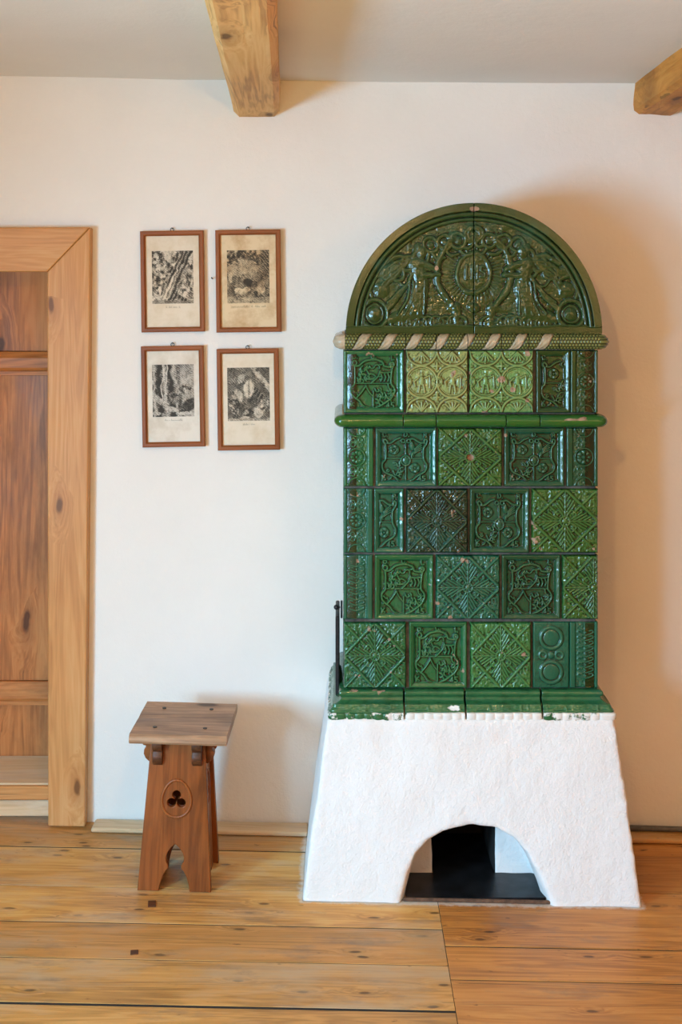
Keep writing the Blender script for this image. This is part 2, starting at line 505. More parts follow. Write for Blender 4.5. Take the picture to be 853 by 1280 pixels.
# floor: every board its own piece
floor = tag(empty('floor'), kind='structure')
sub = cbox(XR - XL, -YF + 0.3, 0.03, 0.0005)
link('subfloor', sub, M['subfloor'], floor, (0, YF / 2 + 0.15, -0.0172 + floor_z(0)), (0, 0.02, 0))
left = [0.06, -0.188, -0.434, -0.637, -0.817, -1.022, -1.26, -1.47, -1.72, -1.93, -2.18, -2.40, -2.66, -2.9, -3.14, -3.4, -3.66, -3.9, -4.15, -4.4, -4.66, -4.9, -5.15, -5.4, -5.62, -5.80]
right = [0.06, -0.165, -0.41, -0.723, -0.88, -1.09, -1.33, -1.55, -1.80, -2.04, -2.27, -2.52, -2.74, -3.0, -3.24, -3.5, -3.72, -3.97, -4.2, -4.46, -4.7, -4.95, -5.2, -5.42, -5.64, -5.80]
JX = 0.272


def board(x0, x1, y0, y1, mat, gap=0.003):
    L, Wd = x1 - x0 - 0.001, y1 - y0 - gap
    xc, yc = (x0 + x1) / 2, (y0 + gap + y1) / 2
    me = cbox(L, Wd, 0.03, 0.0007, 0.0004)
    return link('floorboard', me, M[mat], floor, (xc, yc, floor_z(xc) - 0.0152 - 0.0012 * random.random()), (0, 0.02, 0))


for k in range(len(left) - 1):
    gap = {-1.022: 0.011, -0.188: 0.008, -0.637: 0.0065, -0.817: 0.004}.get(left[k + 1], 0.003)
    board(XL, JX, left[k + 1], left[k], 'floor', gap)
for k in range(len(right) - 1):
    board(JX, XR, right[k + 1], right[k], 'floor_amber', {-0.723: 0.0065, -0.41: 0.006, -0.88: 0.004}.get(right[k + 1], 0.003))

for (px, py, sx_, sy_) in ((190, 1132, .022, .034), (168, 1193, .020, .022)):
    yy = -D0 + F * EYE / (py - HZ)
    xx = (px - CX) / F * (D0 + yy)
    link('plug', cbox(sx_, sy_, .006, .001), M['oak_dark'], floor, (xx, yy, floor_z(xx) - .0016), (0, .02, .15))

# low skirting strips along the back wall
for i, (x0, x1) in enumerate(((-0.785, -0.105), (0.84, XR))):
    xc = (x0 + x1) / 2
    me = cbox(x1 - x0, 0.075, 0.014, 0.004)
    tag(link('baseboard_back', me, M['sill'] if i == 0 else M['floor'], None, (xc, -0.046, floor_z(xc) + 0.008), (0, 0.02, 0)), kind='structure')

# ------------------------------------------------------------------ door with its frame and sill
door = tag(empty('door_1', (-1.3, 0.1, 0)), kind='structure')
dl = Vector((-1.3, 0.1, 0))


def dpart(name, me, mat, loc, rot=(0, 0, 0)):
    return link(name, me, mat, door, Vector(loc) - dl, rot)


def face_frame():
    pass


# mitred frame: right post, lintel, left post (prisms with the mitre cut)
def prism(outline, y0, y1, axis_local, chamfer=0.004):
    """outline (x,z) polygon extruded y0..y1 and re-expressed with local X along the grain."""
    bm = bmesh.new()
    vs = [bm.verts.new((x, y0, z)) for x, z in outline]
    f = bm.faces.new(vs)
    r = bmesh.ops.extrude_face_region(bm, geom=[f])
    for v in [e for e in r['geom'] if isinstance(e, bmesh.types.BMVert)]: v.co.y = y1
    bmesh.ops.recalc_face_normals(bm, faces=bm.faces)
    bmesh.ops.bevel(bm, geom=list(bm.edges), offset=chamfer, segments=2, affect='EDGES', profile=0.5)
    me = bpy.data.meshes.new('prism')
    if axis_local == 'z':      # grain vertical: local X = world Z
        bm.transform(Matrix.Rotation(math.radians(90), 4, 'Y'))
    bm.to_mesh(me); bm.free()
    return me


YP = -0.042
fx0, fx1 = X(59, YP), X(113, YP)
bx0, bx1 = X(60, YP), X(106, YP)
zt, zi = Z(284, YP), Z(340, YP)
lx1 = -1.80            # mirrored left post (outside the frame)
post = prism([(bx0, floor_z(bx0) + 0.001), (bx1, floor_z(bx1) + 0.001), (fx1, zt), (fx0, zi)], YP, 0.0, 'z')
dpart('frame_post', post, M['pine'], (0, 0, 0), (0, math.radians(-90), 0))
lint = prism([(fx0, zi + 0.001), (fx1 - 0.001, zt), (lx1 - 0.12, zt - 0.002), (lx1 + 0.02, zi + 0.001)], YP - 0.001, 0.0, 'x')
dpart('lintel', lint, M['pine'], (0, 0, 0))
post2 = prism([(lx1, floor_z(lx1) + 0.001), (lx1 + 0.02, zi), (lx1 - 0.12, zt), (lx1 - 0.12, floor_z(lx1) + 0.001)], YP, 0.0, 'z')
dpart('frame_post', post2, M['pine'], (0, 0, 0), (0, math.radians(-90), 0))
# inner lining of the opening
YD = 0.245
zs_top = Z(980, 0.0)                 # front edge of the sill
# door leaf: three plank panels behind proud rails
def zd(py): return Z(py, YD)
lw = OPX1 - OPX0 - 0.004
lc = (OPX0 + OPX1) / 2
nb = 3
wp = [0.30, 0.27, lw - 0.57]
xr = OPX1 - 0.002
for (za, zb) in ((0.10, zd(881)), (zd(851), zd(469)), (zd(439), OPZ - 0.002)):
    xx = xr
    for wd in wp:
        me = cbox(zb - za, wd - 0.0012, 0.03, 0.0015)
        dpart('door_board', me, M['door'], (xx - wd / 2, YD + 0.02, (za + zb) / 2), (0, math.radians(-90), math.radians(90)))
        xx -= wd
for (za, zb) in ((zd(881), zd(851)), (zd(469), zd(439))):
    hh = zb - za
    # moulded rail: bevelled bar with a small lower fillet
    prof = [(0.04, 0), (-0.004, 0), (-0.004, hh * 0.16), (-0.012, hh * 0.2), (-0.018, hh * 0.32), (-0.018, hh * 0.72), (-0.006, hh * 0.98), (0.04, hh)]
    V = [(s * lw / 2, p[0], p[1]) for s in (-1, 1) for p in prof]
    n = len(prof)
    Fc = [(i, (i + 1) % n, n + (i + 1) % n, n + i) for i in range(n)] + [tuple(range(n - 1, -1, -1)), tuple(range(n, 2 * n))]
    dpart('door_rail', mesh_from(V, Fc), M['door'], (lc, YD, za))
# sill boards
zsill = Z(980, 0.0)
sw = lw
dpart('sill_board', cbox(sw, 0.245, 0.03, 0.004), M['sill'], (lc, 0.125, zsill - 0.014))
nose = cbox(sw, 0.03, Z(981, 0) - Z(998, 0), 0.004)
dpart('sill_nosing', nose, M['pine'], (lc, 0.0, (Z(981, 0) + Z(998, 0)) / 2 - 0.001))
ris = cbox(sw, 0.025, Z(1000, 0) - floor_z(-0.95) - 0.016, 0.003)
dpart('sill_riser', ris, M['sill'], (lc, 0.008, (Z(1000, 0) + floor_z(-0.95) + 0.016) / 2))

# ------------------------------------------------------------------ ceiling beams
bw, bh = 0.146, 0.126
zb0 = Z(146, 0)
Lb = 5.7
b1 = link('ceiling_beam', rough_box(Lb, bw, bh, 110, 6, 5, 0.004, 0.018, 4), M['beam'], None)
ang = math.radians(-90 + 2.6)
ex = X(321, 0)
b1.rotation_euler = (0, 0, ang)
b1.location = (ex + math.cos(ang) * Lb / 2, 0.02 + math.sin(ang) * Lb / 2, zb0 + bh / 2)
tag(b1, 'pale hewn timber ceiling beam above the framed prints, near the middle', 'beam')
zb1 = Z(144, 0)
bw2 = 0.13
b2 = link('ceiling_beam', rough_box(Lb, bw2, 0.125, 110, 6, 5, 0.007, 0.014, 14), M['beam_amber'], None)
b2.rotation_euler = (0, 0, math.radians(-90))
b2.location = (X(793, 0) + bw2 / 2, 0.02 - Lb / 2, zb1 + 0.0625)
tag(b2, 'dark amber knotty ceiling beam at the upper right, above the stove side', 'beam')

# ------------------------------------------------------------------ relief toolkit
def seg(u, v, a, b):
    ax, ay = a; bx, by = b
    dx, dy = bx - ax, by - ay
    t = np.clip(((u - ax) * dx + (v - ay) * dy) / (dx * dx + dy * dy + 1e-12), 0, 1)
    return np.hypot(u - ax - t * dx, v - ay - t * dy)


def pdist(u, v, pts):
    d = seg(u, v, pts[0], pts[1])
    for i in range(1, len(pts) - 1):
        d = np.minimum(d, seg(u, v, pts[i], pts[i + 1]))
    return d


def spline(pts, n=5):
    pts = [np.array(p, float) for p in pts]
    P = [2 * pts[0] - pts[1]] + pts + [2 * pts[-1] - pts[-2]]
    out = []
    for i in range(1, len(P) - 2):
        for k in range(n):
            t = k / n
            out.append(tuple(0.5 * ((2 * P[i]) + (-P[i - 1] + P[i + 1]) * t + (2 * P[i - 1] - 5 * P[i] + 4 * P[i + 1] - P[i + 2]) * t * t + (-P[i - 1] + 3 * P[i] - 3 * P[i + 1] + P[i + 2]) * t ** 3)))
    out.append(tuple(pts[-1]))
    return out


def ridge(d, w):
    return np.sqrt(np.clip(1 - (d / w) ** 2, 0, 1))


def bump(u, v, cx, cy, rx, ry=None, rot=0.0):
    ry = rx if ry is None else ry
    c, s = math.cos(rot), math.sin(rot)
    a = ((u - cx) * c + (v - cy) * s) / rx; b = (-(u - cx) * s + (v - cy) * c) / ry
    return np.sqrt(np.clip(1 - a * a - b * b, 0, 1))


def ring(u, v, cx, cy, r, w, k=1.0):
    return ridge(np.abs(np.hypot(u - cx, (v - cy) * k) - r), w)


def mx(*a):
    r = a[0]
    for b in a[1:]: r = np.maximum(r, b)
    return r


GLY = {  # a small stroke alphabet on a unit cell
    'B': [[(0, 0), (0, 1), (.5, .95), (.55, .7), (.4, .53), (0, .52)], [(.4, .53), (.65, .4), (.6, .1), (.4, 0), (0, 0)]],
    'C': [[(.65, .8), (.45, 1), (.15, .9), (0, .5), (.15, .1), (.45, 0), (.65, .2)]],
    'L': [[(0, 1), (0, 0), (.6, 0)]],
    'D': [[(0, 0), (0, 1), (.4, .95), (.65, .5), (.4, .05), (0, 0)]],
    'R': [[(0, 0), (0, 1), (.5, .95), (.55, .65), (.4, .5), (0, .48)], [(.3, .48), (.65, 0)]],
    '1': [[(.1, .8), (.3, 1), (.3, 0)]],
    '6': [[(.55, .95), (.2, .75), (.05, .35), (.2, .02), (.5, .05), (.6, .3), (.4, .5), (.1, .4)]],
    '4': [[(.45, 0), (.45, 1), (0, .35), (.65, .35)]],
    '5': [[(.6, 1), (.1, 1), (.08, .6), (.4, .62), (.6, .35), (.4, .03), (.05, .08)]],
    '.': [[(.1, 0), (.12, .05)]],
}


def text(u, v, s, x, y, h, w=0.028, gap=0.85):
    d = np.full(u.shape, 9.0)
    for ch in s:
        for st in GLY[ch]:
            d = np.minimum(d, pdist(u, v, [(x + p[0] * h, y + p[1] * h) for p in st]))
        x += h * (0.35 if ch in '1.' else gap)
    return ridge(d, w)


def rose(u, v, cx, cy, r):
    a = np.arctan2(v - cy, u - cx); q = np.hypot(u - cx, v - cy)
    pet = ridge(np.abs(q - r * 0.72), r * 0.3) * (0.55 + 0.45 * np.abs(np.cos(a * 2.5)))
    return mx(pet, bump(u, v, cx, cy, r * 0.3), ring(u, v, cx, cy, r * 0.47, r * 0.1))


def squiggles(u, v, box, n, seed, w=0.03, ln=0.16):
    r = random.Random(seed)
    h = np.zeros(u.shape)
    for _ in range(n):
        x, y = r.uniform(box[0], box[1]), r.uniform(box[2], box[3])
        a = r.uniform(0, 6.28); pts = [(x, y)]; k = r.uniform(-1.2, 1.2)
        for _ in range(4):
            x += math.cos(a) * ln / 4; y += math.sin(a) * ln / 4; a += k
            pts.append((x, y))
        h = mx(h, ridge(pdist(u, v, pts), w) * r.uniform(0.6, 1.0))
    return h


def shield_a(u, v):
    h = np.zeros(u.shape)
    def cv(pts, w=0.042, k=1.0):
        nonlocal h
        h = mx(h, k * ridge(pdist(u, v, spline(pts)), w))
    cv([(-.60, .52), (-.66, .60), (-.73, .58), (-.72, .50), (-.67, .40), (-.67, -.05), (-.76, -.18), (-.79, -.32), (-.73, -.48), (-.62, -.56), (-.40, -.66), (-.2, -.84), (0, -.9)])
    cv([(.60, .48), (.62, .60), (.70, .56), (.66, .42), (.58, .28), (.58, -.05), (.63, -.18), (.68, -.30), (.62, -.5), (.36, -.66), (.18, -.82), (0, -.9)])
    cv([(-.62, .48), (-.50, .48), (-.33, .60), (-.18, .66)]); cv([(.62, .48), (.45, .50), (.25, .62), (.12, .60)])
    h = mx(h, ring(u, v, -.09, .55, .06, .03), ring(u, v, .09, .55, .06, .03))
    h = mx(h, .8 * ridge(np.maximum(np.abs(u + .01), np.abs(v + .15) - .68), .025), .7 * ridge(np.maximum(np.abs(v + .05), np.abs(u + .04) - .6), .022))
    h = mx(h, rose(u, v, -.39, .25, .17), rose(u, v, .29, -.38, .17))
    h = mx(h, .9 * bump(u, v, -.01, -.12, .13, .15), ring(u, v, -.01, -.12, .15, .03, .9), .5 + 0 * h * 0 if False else 0 * h)
    h = mx(h, .9 * bump(u, v, .20, .36, .10, .15, .2), .9 * bump(u, v, .22, .1, .07, .11, -.5))
    for k in range(4):
        cv([(.28, .12 + .05 * k), (.40, .2 + .06 * k), (.52, .26 + .07 * k)], .026, .9)
    h = mx(h, squiggles(u, v, (-.58, -.12, -.62, -.14), 13, 5, .032, .2), squiggles(u, v, (.1, .5, -.02, .4), 5, 8, .028, .15))
    h = mx(h, text(u, v, 'C.', -.76, .70, .15), text(u, v, 'D.', -.05, .70, .15), text(u, v, 'R', .60, .68, .15))
    h = mx(h, text(u, v, '16', -.84, -.80, .18), text(u, v, '45', .40, -.82, .16))
    return h


def shield_b(u, v):
    h = np.zeros(u.shape)
    def cv(pts, w=0.042, k=1.0):
        nonlocal h
        h = mx(h, k * ridge(pdist(u, v, spline(pts)), w))
    h = mx(h, ring(u, v, -.64, .60, .075, .035), ring(u, v, .62, .55, .07, .035), .9 * bump(u, v, .62, .55, .06))
    cv([(-.64, .52), (-.63, .30), (-.64, -.06), (-.75, -.20), (-.75, -.38), (-.62, -.52), (-.48, -.62), (-.35, -.78), (-.15, -.87), (0, -.90)])
    cv([(.64, .48), (.60, .30), (.58, -.04), (.68, -.20), (.70, -.34), (.58, -.54), (.36, -.70), (.15, -.82), (0, -.90)])
    cv([(-.60, .50), (-.48, .52), (-.28, .66), (.05, .71), (.30, .62), (.36, .50), (.62, .46)])
    cv([(-.60, -.55), (-.42, -.36), (-.26, -.14)], .038); cv([(-.26, -.14), (-.14, -.34), (-.03, -.46)], .03)
    h = mx(h, .8 * ridge(np.maximum(np.abs(v + .06), np.abs(u + .02) - .62), .022), .9 * ridge(np.maximum(np.abs(u + .01), np.abs(v + .6) - .3), .028))
    cv([(-.08, -.05), (.05, .06), (.16, .18), (.22, .34)], .035)
    h = mx(h, squiggles(u, v, (-.5, .22, .02, .55), 22, 31, .033, .22), squiggles(u, v, (.05, .58, -.62, -.12), 18, 44, .034, .22), squiggles(u, v, (-.70, -.58, -.46, -.2), 4, 3, .03, .1))
    for k in range(3): cv([(.24 + .12 * k, .02), (.28 + .12 * k, .14), (.24 + .12 * k, .24)], .03)
    cv([(.2, .3), (.4, .28), (.55, .3)], .03)
    h = mx(h, text(u, v, 'B.', -.70, .74, .16), text(u, v, 'C.', -.08, .74, .16), text(u, v, 'L', .60, .70, .16))
    h = mx(h, text(u, v, '16', -.82, -.84, .18), text(u, v, '45', .42, -.86, .18))
    return h


def rimmed(fun, w, h, sub=(-1, 1), rim=0.012, sides='lrtb'):
    def f(Xm, Zm):
        e = np.full(Xm.shape, 1.0)
        if 'l' in sides: e = np.minimum(e, w / 2 + Xm)
        if 'r' in sides: e = np.minimum(e, w / 2 - Xm)
        e = np.minimum(e, h / 2 - np.abs(Zm))
        u = Xm / (w / 2); v = Zm / (h / 2)
        u2 = sub[0] + (u + 1) / 2 * (sub[1] - sub[0])
        r = np.interp(e, [0, .0045, .0115, .018], [1, 1, .66, 0])
        H = -0.0098 + 0.0098 * r
        fh = fun(u2, v) * np.clip((e - .0145) / .004, 0, 1)
        H = H + 0.0085 * fh + 0.0016 * (fbm(Xm * 90, Zm * 90, 3, 5) - .5)
        rel = np.clip(0.18 + 0.75 * fh + 0.5 * r, 0, 1)
        return H, rel
    return f


def star(w, h, sub=(-1, 1), hole=False):
    def f(Xm, Zm):
        u = Xm / (w / 2); v = Zm / (h / 2)
        u = sub[0] + (u + 1) / 2 * (sub[1] - sub[0])
        au, av = np.abs(u), np.abs(v)
        dia = np.abs(au + av - 1) / 1.414
        bar = ridge(dia, .062)
        cross = ridge(np.where((au + av) > 1.02, np.abs(au - av) / 1.414, 9), .055)
        bar = mx(bar, .9 * cross)
        q = np.hypot(u, v); a = np.arctan2(v, u)
        # four acanthus leaves on the axes with feathered lobes, small petals between
        leaf = np.zeros(u.shape)
        for (p, t) in ((u, v), (-u, v), (v, u), (-v, u)):
            at = np.abs(t)
            env = np.interp(np.clip(p, 0, 1), [0, .12, .3, .5, .62, .8, .97, 1], [0, .10, .24, .36, .30, .16, .0, 0])
            lobes = .5 + .5 * np.sin(p * 38 - at * 14)
            wv = env * (.80 + .28 * lobes)
            inside = np.clip((wv - at) / .05, 0, 1) * (p > .05)
            vein = ridge(at, .03) * (p > .12) * (p < .93)
            ribs = np.sin(p * 38 - at * 62) * .5 + .5
            leaf = mx(leaf, inside * (.55 + .40 * ribs * np.clip(at / .06, 0, 1)), vein * 1.05)
        pet = np.zeros(u.shape)
        for sx in (-1, 1):
            for sy in (-1, 1):
                x_, y_ = sx * u, sy * v
                for (c_, d_) in ((x_, y_), (y_, x_)):
                    pet = mx(pet, .95 * ridge(pdist(c_, d_, spline([(.10, .05), (.22, .08), (.33, .17), (.30, .26), (.22, .25), (.23, .19)], 4)), .035))
                pet = mx(pet, .8 * ridge(pdist(x_, y_, [(.30, .30), (.46, .46)]), .05), .7 * bump(x_, y_, .84, .62, .10, .07), .7 * bump(x_, y_, .62, .84, .07, .10), .6 * bump(x_, y_, .80, .93, .08))
        bud = mx(bump(u, v, 0, 0, .11), ring(u, v, 0, 0, .15, .03))
        nz = ridged(u * 9, v * 9, 3, 2)
        corner = np.where(au + av > 1.06, nz * .85, nz * .55)
        H = mx(leaf, pet, bud, bar * 1.15, corner)
        hh = 0.0085 * H + 0.001 * (fbm(u * 16, v * 16, 3, 7) - .5)
        e = np.minimum(w / 2 - np.abs(Xm), h / 2 - np.abs(Zm))
        hh = hh * np.clip(e / 0.005, 0.15, 1)
        rel = np.clip(H * .85 + .05, 0, 1)
        if hole:
            m = q < .10
            hh = np.where(m, -0.004, hh)
        return hh, rel
    return f


def medallion(w, h):
    def f(Xm, Zm):
        u = Xm / (w / 2); v = Zm / (h / 2)
        H = .48 * ridged(u * 6.5, v * 6.5, 3, 12)
        for cx in (-.5, .5, 1.5, -1.5):
            for cy in (0.0,):
                H = mx(H, ring(u, v, cx, cy, .5, .045), .6 * ring(u, v, cx, cy, .43, .02))
            for cy in (1.02, -1.02):
                H = mx(H, ring(u, v, cx, cy, .5, .045))
        for cx in (-1, 0, 1):
            for cy in (.5, -.5):
                H = mx(H, .9 * bump(u, v, cx, cy, .05, .15), .9 * bump(u, v, cx, cy, .15, .05), bump(u, v, cx, cy, .07))
        H = mx(H, rose(u, v, 0, 0, .2), rose(u, v, 1, 0, .2), rose(u, v, -1, 0, .2))
        for cx in (-.5, .5):     # a small standing figure in each medallion, a palmette in each half one
            H = mx(H, .8 * bump(u, v, cx, .23, .06), .75 * bump(u, v, cx, .02, .09, .17), .5 * bump(u, v, cx + .2, .0, .07, .2), .5 * bump(u, v, cx - .22, -.1, .06, .16), .7 * ridge(pdist(u, v, [(cx - .06, -.1), (cx - .09, -.33)]), .04),
                   .85 * ridge(pdist(u, v, [(cx + .06, -.1), (cx + .10, -.33)]), .045), .8 * ridge(pdist(u, v, [(cx - .1, .12), (cx - .24, .0), (cx - .2, -.15)]), .035),
                   .8 * ridge(pdist(u, v, [(cx + .1, .12), (cx + .26, .2), (cx + .27, -.2)]), .03))
            for s in (-1, 1):
                for k in range(-2, 3):
                    H = mx(H, .8 * ridge(pdist(u, v, [(cx, s * .95), (cx + k * .11, s * (.66 + .03 * abs(k)))]), .035))
        e = np.minimum(w / 2 - np.abs(Xm), h / 2 - np.abs(Zm))
        hh = 0.0095 * H * np.clip(e / 0.004, .2, 1)
        return hh, np.clip(H * .9, 0, 1)
    return f


def strip_rosette(w, h, vine=False, mirror=False):
    def f(Xm, Zm):
        x = -Xm if mirror else Xm
        a = (x + w / 2) / w            # 0 left .. 1 right
        k = h / w
        v = Zm / (h / 2) * k           # same scale as u
        u = (a - .44) * 2 / .62        # ornament column
        r0 = np.clip((0.13 - a) / .04, 0, 1); r1 = np.clip((a - .78) / .05, 0, 1)
        r = np.maximum(r0, r1)
        vs = v / .62
        ks = k / .62
        if vine:
            H = .62 * ridged(u * 3.6, vs * 3.6, 3, 4)
            H = mx(H, ridge(np.abs(u), .1) * .8)
            for i in range(-4, 5):
                y = i * .62
                for s in (-1, 1):
                    H = mx(H, .95 * ridge(pdist(u, vs, spline([(0, y - .2), (s * .4, y - .1), (s * .85, y + .12), (s * .75, y + .36), (s * .42, y + .30)])), .14))
                H = mx(H, bump(u, vs, 0, y + .1, .16, .2))
        else:
            H = .60 * ridged(u * 4.2, vs * 4.2, 3, 4)
            q = np.hypot(u, vs); an = np.arctan2(vs, u)
            H = np.where(q < .95, .12, H)
            H = mx(H, ring(u, vs, 0, 0, .92, .10), ring(u, vs, 0, ks, .92, .1), ring(u, vs, 0, -ks, .92, .1))
            H = mx(H, ridge(np.abs(q - .5), .26) * (.5 + .5 * np.abs(np.cos(an * 4))) , bump(u, vs, 0, 0, .2))
            for s in (-1, 1):
                y = s * ks / 2
                H = mx(H, .9 * bump(u, vs, 0, y, .3, .36), .8 * ring(u, vs, .42, y - .25 * s, .24, .09), .8 * ring(u, vs, -.42, y - .25 * s, .24, .09), .8 * ring(u, vs, .42, y + .28 * s, .22, .09), .8 * ring(u, vs, -.42, y + .28 * s, .22, .09))
        H = np.clip(H, 0, 1) * (1 - r)
        hh = -0.0068 + 0.0068 * H + 0.0072 * r
        return hh, np.clip(.15 + .75 * H + .45 * r, 0, 1)
    return f


def rounds(w, h):
    def f(Xm, Zm):
        u = Xm / (w / 2); k = h / w
        v = Zm / (h / 2) * k
        H = .45 * ridged(u * 2.5, v * 2.5, 3, 15)
        for cy in (.95, -.95):
            q = np.hypot(u, v - cy)
            H = np.where(q < .60, .05, H)
            H = mx(H, ring(u, v, 0, cy, .58, .11), .75 * bump(u, v, 0, cy, .46), )
        H = mx(H, bump(u, v, 0, 0, .2), .8 * ring(u, v, .45, 0, .2, .08), .8 * ring(u, v, -.45, 0, .2, .08))
        return 0.006 * H - .002, np.clip(.1 + .8 * H, 0, 1)
    return f


def blur(A, k):
    for ax in (0, 1):
        B = np.concatenate([np.repeat(A.take([0], ax), k, ax), A, np.repeat(A.take([-1], ax), k, ax)], ax)
        c = np.cumsum(B, ax)
        n = A.shape[ax]
        z = np.zeros_like(c.take([0], ax))
        c = np.concatenate([z, c], ax)
        A = (c.take(range(2 * k + 1, 2 * k + 1 + n), ax) - c.take(range(0, n), ax)) / (2 * k + 1)
    return A


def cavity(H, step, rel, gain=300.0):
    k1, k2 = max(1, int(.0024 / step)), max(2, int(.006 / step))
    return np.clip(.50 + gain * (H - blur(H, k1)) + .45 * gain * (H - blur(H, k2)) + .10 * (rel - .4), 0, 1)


def relief_tile(w, h, fun, step=0.0013, depth=0.028, chip=None, seed=0, gain=300.0):
    nx, nz = max(8, int(w / step)), max(8, int(h / step))
    xs = np.linspace(-w / 2, w / 2, nx); zs = np.linspace(-h / 2, h / 2, nz)
    gx, gz = np.meshgrid(xs, zs, indexing='ij')
    H, rel = fun(gx, gz)
    e = np.minimum(w / 2 - np.abs(gx), h / 2 - np.abs(gz))
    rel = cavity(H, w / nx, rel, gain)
    H = H - 0.003 * np.clip(1 - e / 0.003, 0, 1) ** 2
    ch = np.clip(1 - e / 0.004, 0, 1) * 0.55 * fbm(gx * 40 + seed, gz * 40, 3, seed) + 0.0
    ch = ch + np.where(fbm(gx * 24, gz * 24, 4, seed + 40) > 0.78, .6, 0)
    if chip is not None: ch = np.maximum(ch, chip(gx, gz))
    Pg = np.stack([gx, -H, gz], -1)
    full = np.zeros((nx + 2, nz + 2, 3)); full[1:-1, 1:-1] = Pg
    R = np.zeros((nx + 2, nz + 2)); R[1:-1, 1:-1] = rel
    C = np.zeros((nx + 2, nz + 2)); C[1:-1, 1:-1] = ch
    for A in (full, R, C):
        A[0, 1:-1] = A[1, 1:-1]; A[-1, 1:-1] = A[-2, 1:-1]; A[:, 0] = A[:, 1]; A[:, -1] = A[:, -2]
    for sl in ((0, slice(None)), (-1, slice(None)), (slice(None), 0), (slice(None), -1)):
        full[sl][..., 1] = depth
    return quads_mesh(full.reshape(-1, 3), grid_quads(nx + 2, nz + 2), True, {'relief': R, 'chip': C, 'wash': np.zeros(R.shape)})


# ------------------------------------------------------------------ the stove
YT = -0.40                                   # plane of the tile faces
sx0, sx1 = X(429, YT), X(748.5, YT)
SCX = (sx0 + sx1) / 2
stove = empty('tiled_stove', (SCX, -0.2, floor_z(SCX)))
tag(stove, 'green glazed tile stove with arched top on a white plastered base', 'stove')
sl = Vector(stove.location)


def spart(name, me, mat, loc=(0, 0, 0), rot=(0, 0, 0), color=None):
    o = link(name, me, mat, stove, Vector(loc) - sl, rot)
    if color is not None: o.color = (*color, 1)
    return o


# plastered base: battered block with a lofted arch cut, softened by a voxel remesh
def eval_mesh(o):
    dg = bpy.context.evaluated_depsgraph_get(); dg.update()
    return bpy.data.meshes.new_from_object(o.evaluated_get(dg))


def loft(sections):
    n = len(sections[0]); V = [p for s in sections for p in s]; Fc = []
    for i in range(len(sections) - 1):
        for j in range(n):
            Fc.append((i * n + j, i * n + (j + 1) % n, (i + 1) * n + (j + 1) % n, (i + 1) * n + j))
    Fc.append(tuple(range(n - 1, -1, -1))); Fc.append(tuple((len(sections) - 1) * n + j for j in range(n)))
    me = mesh_from(V, Fc)
    bm = bmesh.new(); bm.from_mesh(me); bmesh.ops.recalc_face_normals(bm, faces=bm.faces); bm.to_mesh(me); bm.free()
    return me


YB, YTT, BK = -0.496, -0.446, -0.016
zb_top = Z(899.5, YTT)
bx_l, bx_r = X(377, YB), X(804, YB)
tx_l, tx_r = X(409, YTT), X(769, YTT)
foot = -0.03
base_me = loft([[(bx_l, YB, foot), (bx_r, YB, foot), (bx_r, BK, foot), (bx_l, BK, foot)],
                [(tx_l, YTT, zb_top), (tx_r, YTT, zb_top), (tx_r, BK, zb_top), (tx_l, BK, zb_top)]])
base_tmp = link('tmp_base', base_me)
arch = [(500, 1160), (504, 1127), (510, 1098), (520, 1072), (535, 1053), (556, 1042), (590, 1036.5), (622, 1040), (645, 1052), (662, 1073), (676, 1103), (686, 1128), (690, 1160)]
def asec(yy, dx, sc=1.0):
    out = []
    for (px, py) in arch:
        x = X(px, YB); z = Z(py, YB)
        cx = X(594, YB)
        out.append((cx + (x - cx) * sc + dx, yy, z if z < 0.02 else z * (0.5 + 0.5 * sc)))
    return out
cut = link('tmp_cut', loft([asec(-0.7, 0, 1.10), asec(-0.50, 0, 1.06), asec(-0.468, 0, 0.985), asec(-0.44, 0, 0.955), asec(-0.325, 0.004, 0.95)]))
ax0, ax1 = X(541, -0.325), X(618, -0.325)
cut2 = link('tmp_cut2', loft([[(ax0, -0.40, -0.1), (ax1, -0.40, -0.1), (ax1, -0.40, 0.30), (ax0, -0.40, 0.30)],
                              [(ax0, -0.05, -0.1), (ax1, -0.05, -0.1), (ax1, -0.05, 0.30), (ax0, -0.05, 0.30)]]))
# soft shoulders: flare between pier and arch so the inner hole keeps under the arch's crown
for c in (cut, cut2):
    md = base_tmp.modifiers.new('b', 'BOOLEAN'); md.object = c; md.operation = 'DIFFERENCE'; md.solver = 'EXACT'
me1 = eval_mesh(base_tmp)
base_tmp.modifiers.clear(); base_tmp.data = me1
md = base_tmp.modifiers.new('r', 'REMESH'); md.mode = 'VOXEL'; md.voxel_size = 0.0065
md = base_tmp.modifiers.new('s', 'SMOOTH'); md.factor = 0.5; md.iterations = 7
me2 = eval_mesh(base_tmp)
nv = len(me2.vertices); co = np.empty(nv * 3, np.float32); me2.vertices.foreach_get('co', co); co = co.reshape(-1, 3)
no = np.empty(nv * 3, np.float32); me2.vertices.foreach_get('normal', no); no = no.reshape(-1, 3)
dsp = (fbm(co[:, 0] * 9 + co[:, 1] * 5, co[:, 2] * 9 - co[:, 1] * 4, 4, 6) - .5) * 0.010
co = co + no * dsp[:, None]
co[:, 1] = np.minimum(co[:, 1], -0.012)
fz = floor_z(co[:, 0]) + 0.0005
co[:, 2] = np.maximum(co[:, 2], fz)
me2.vertices.foreach_set('co', co.ravel()); me2.update()
me2.materials.clear(); me2.materials.append(M['stove_plaster']); me2.materials.append(M['soot'])
npoly = len(me2.polygons); cen = np.empty(npoly * 3, np.float32); me2.polygons.foreach_get('center', cen); cen = cen.reshape(-1, 3)
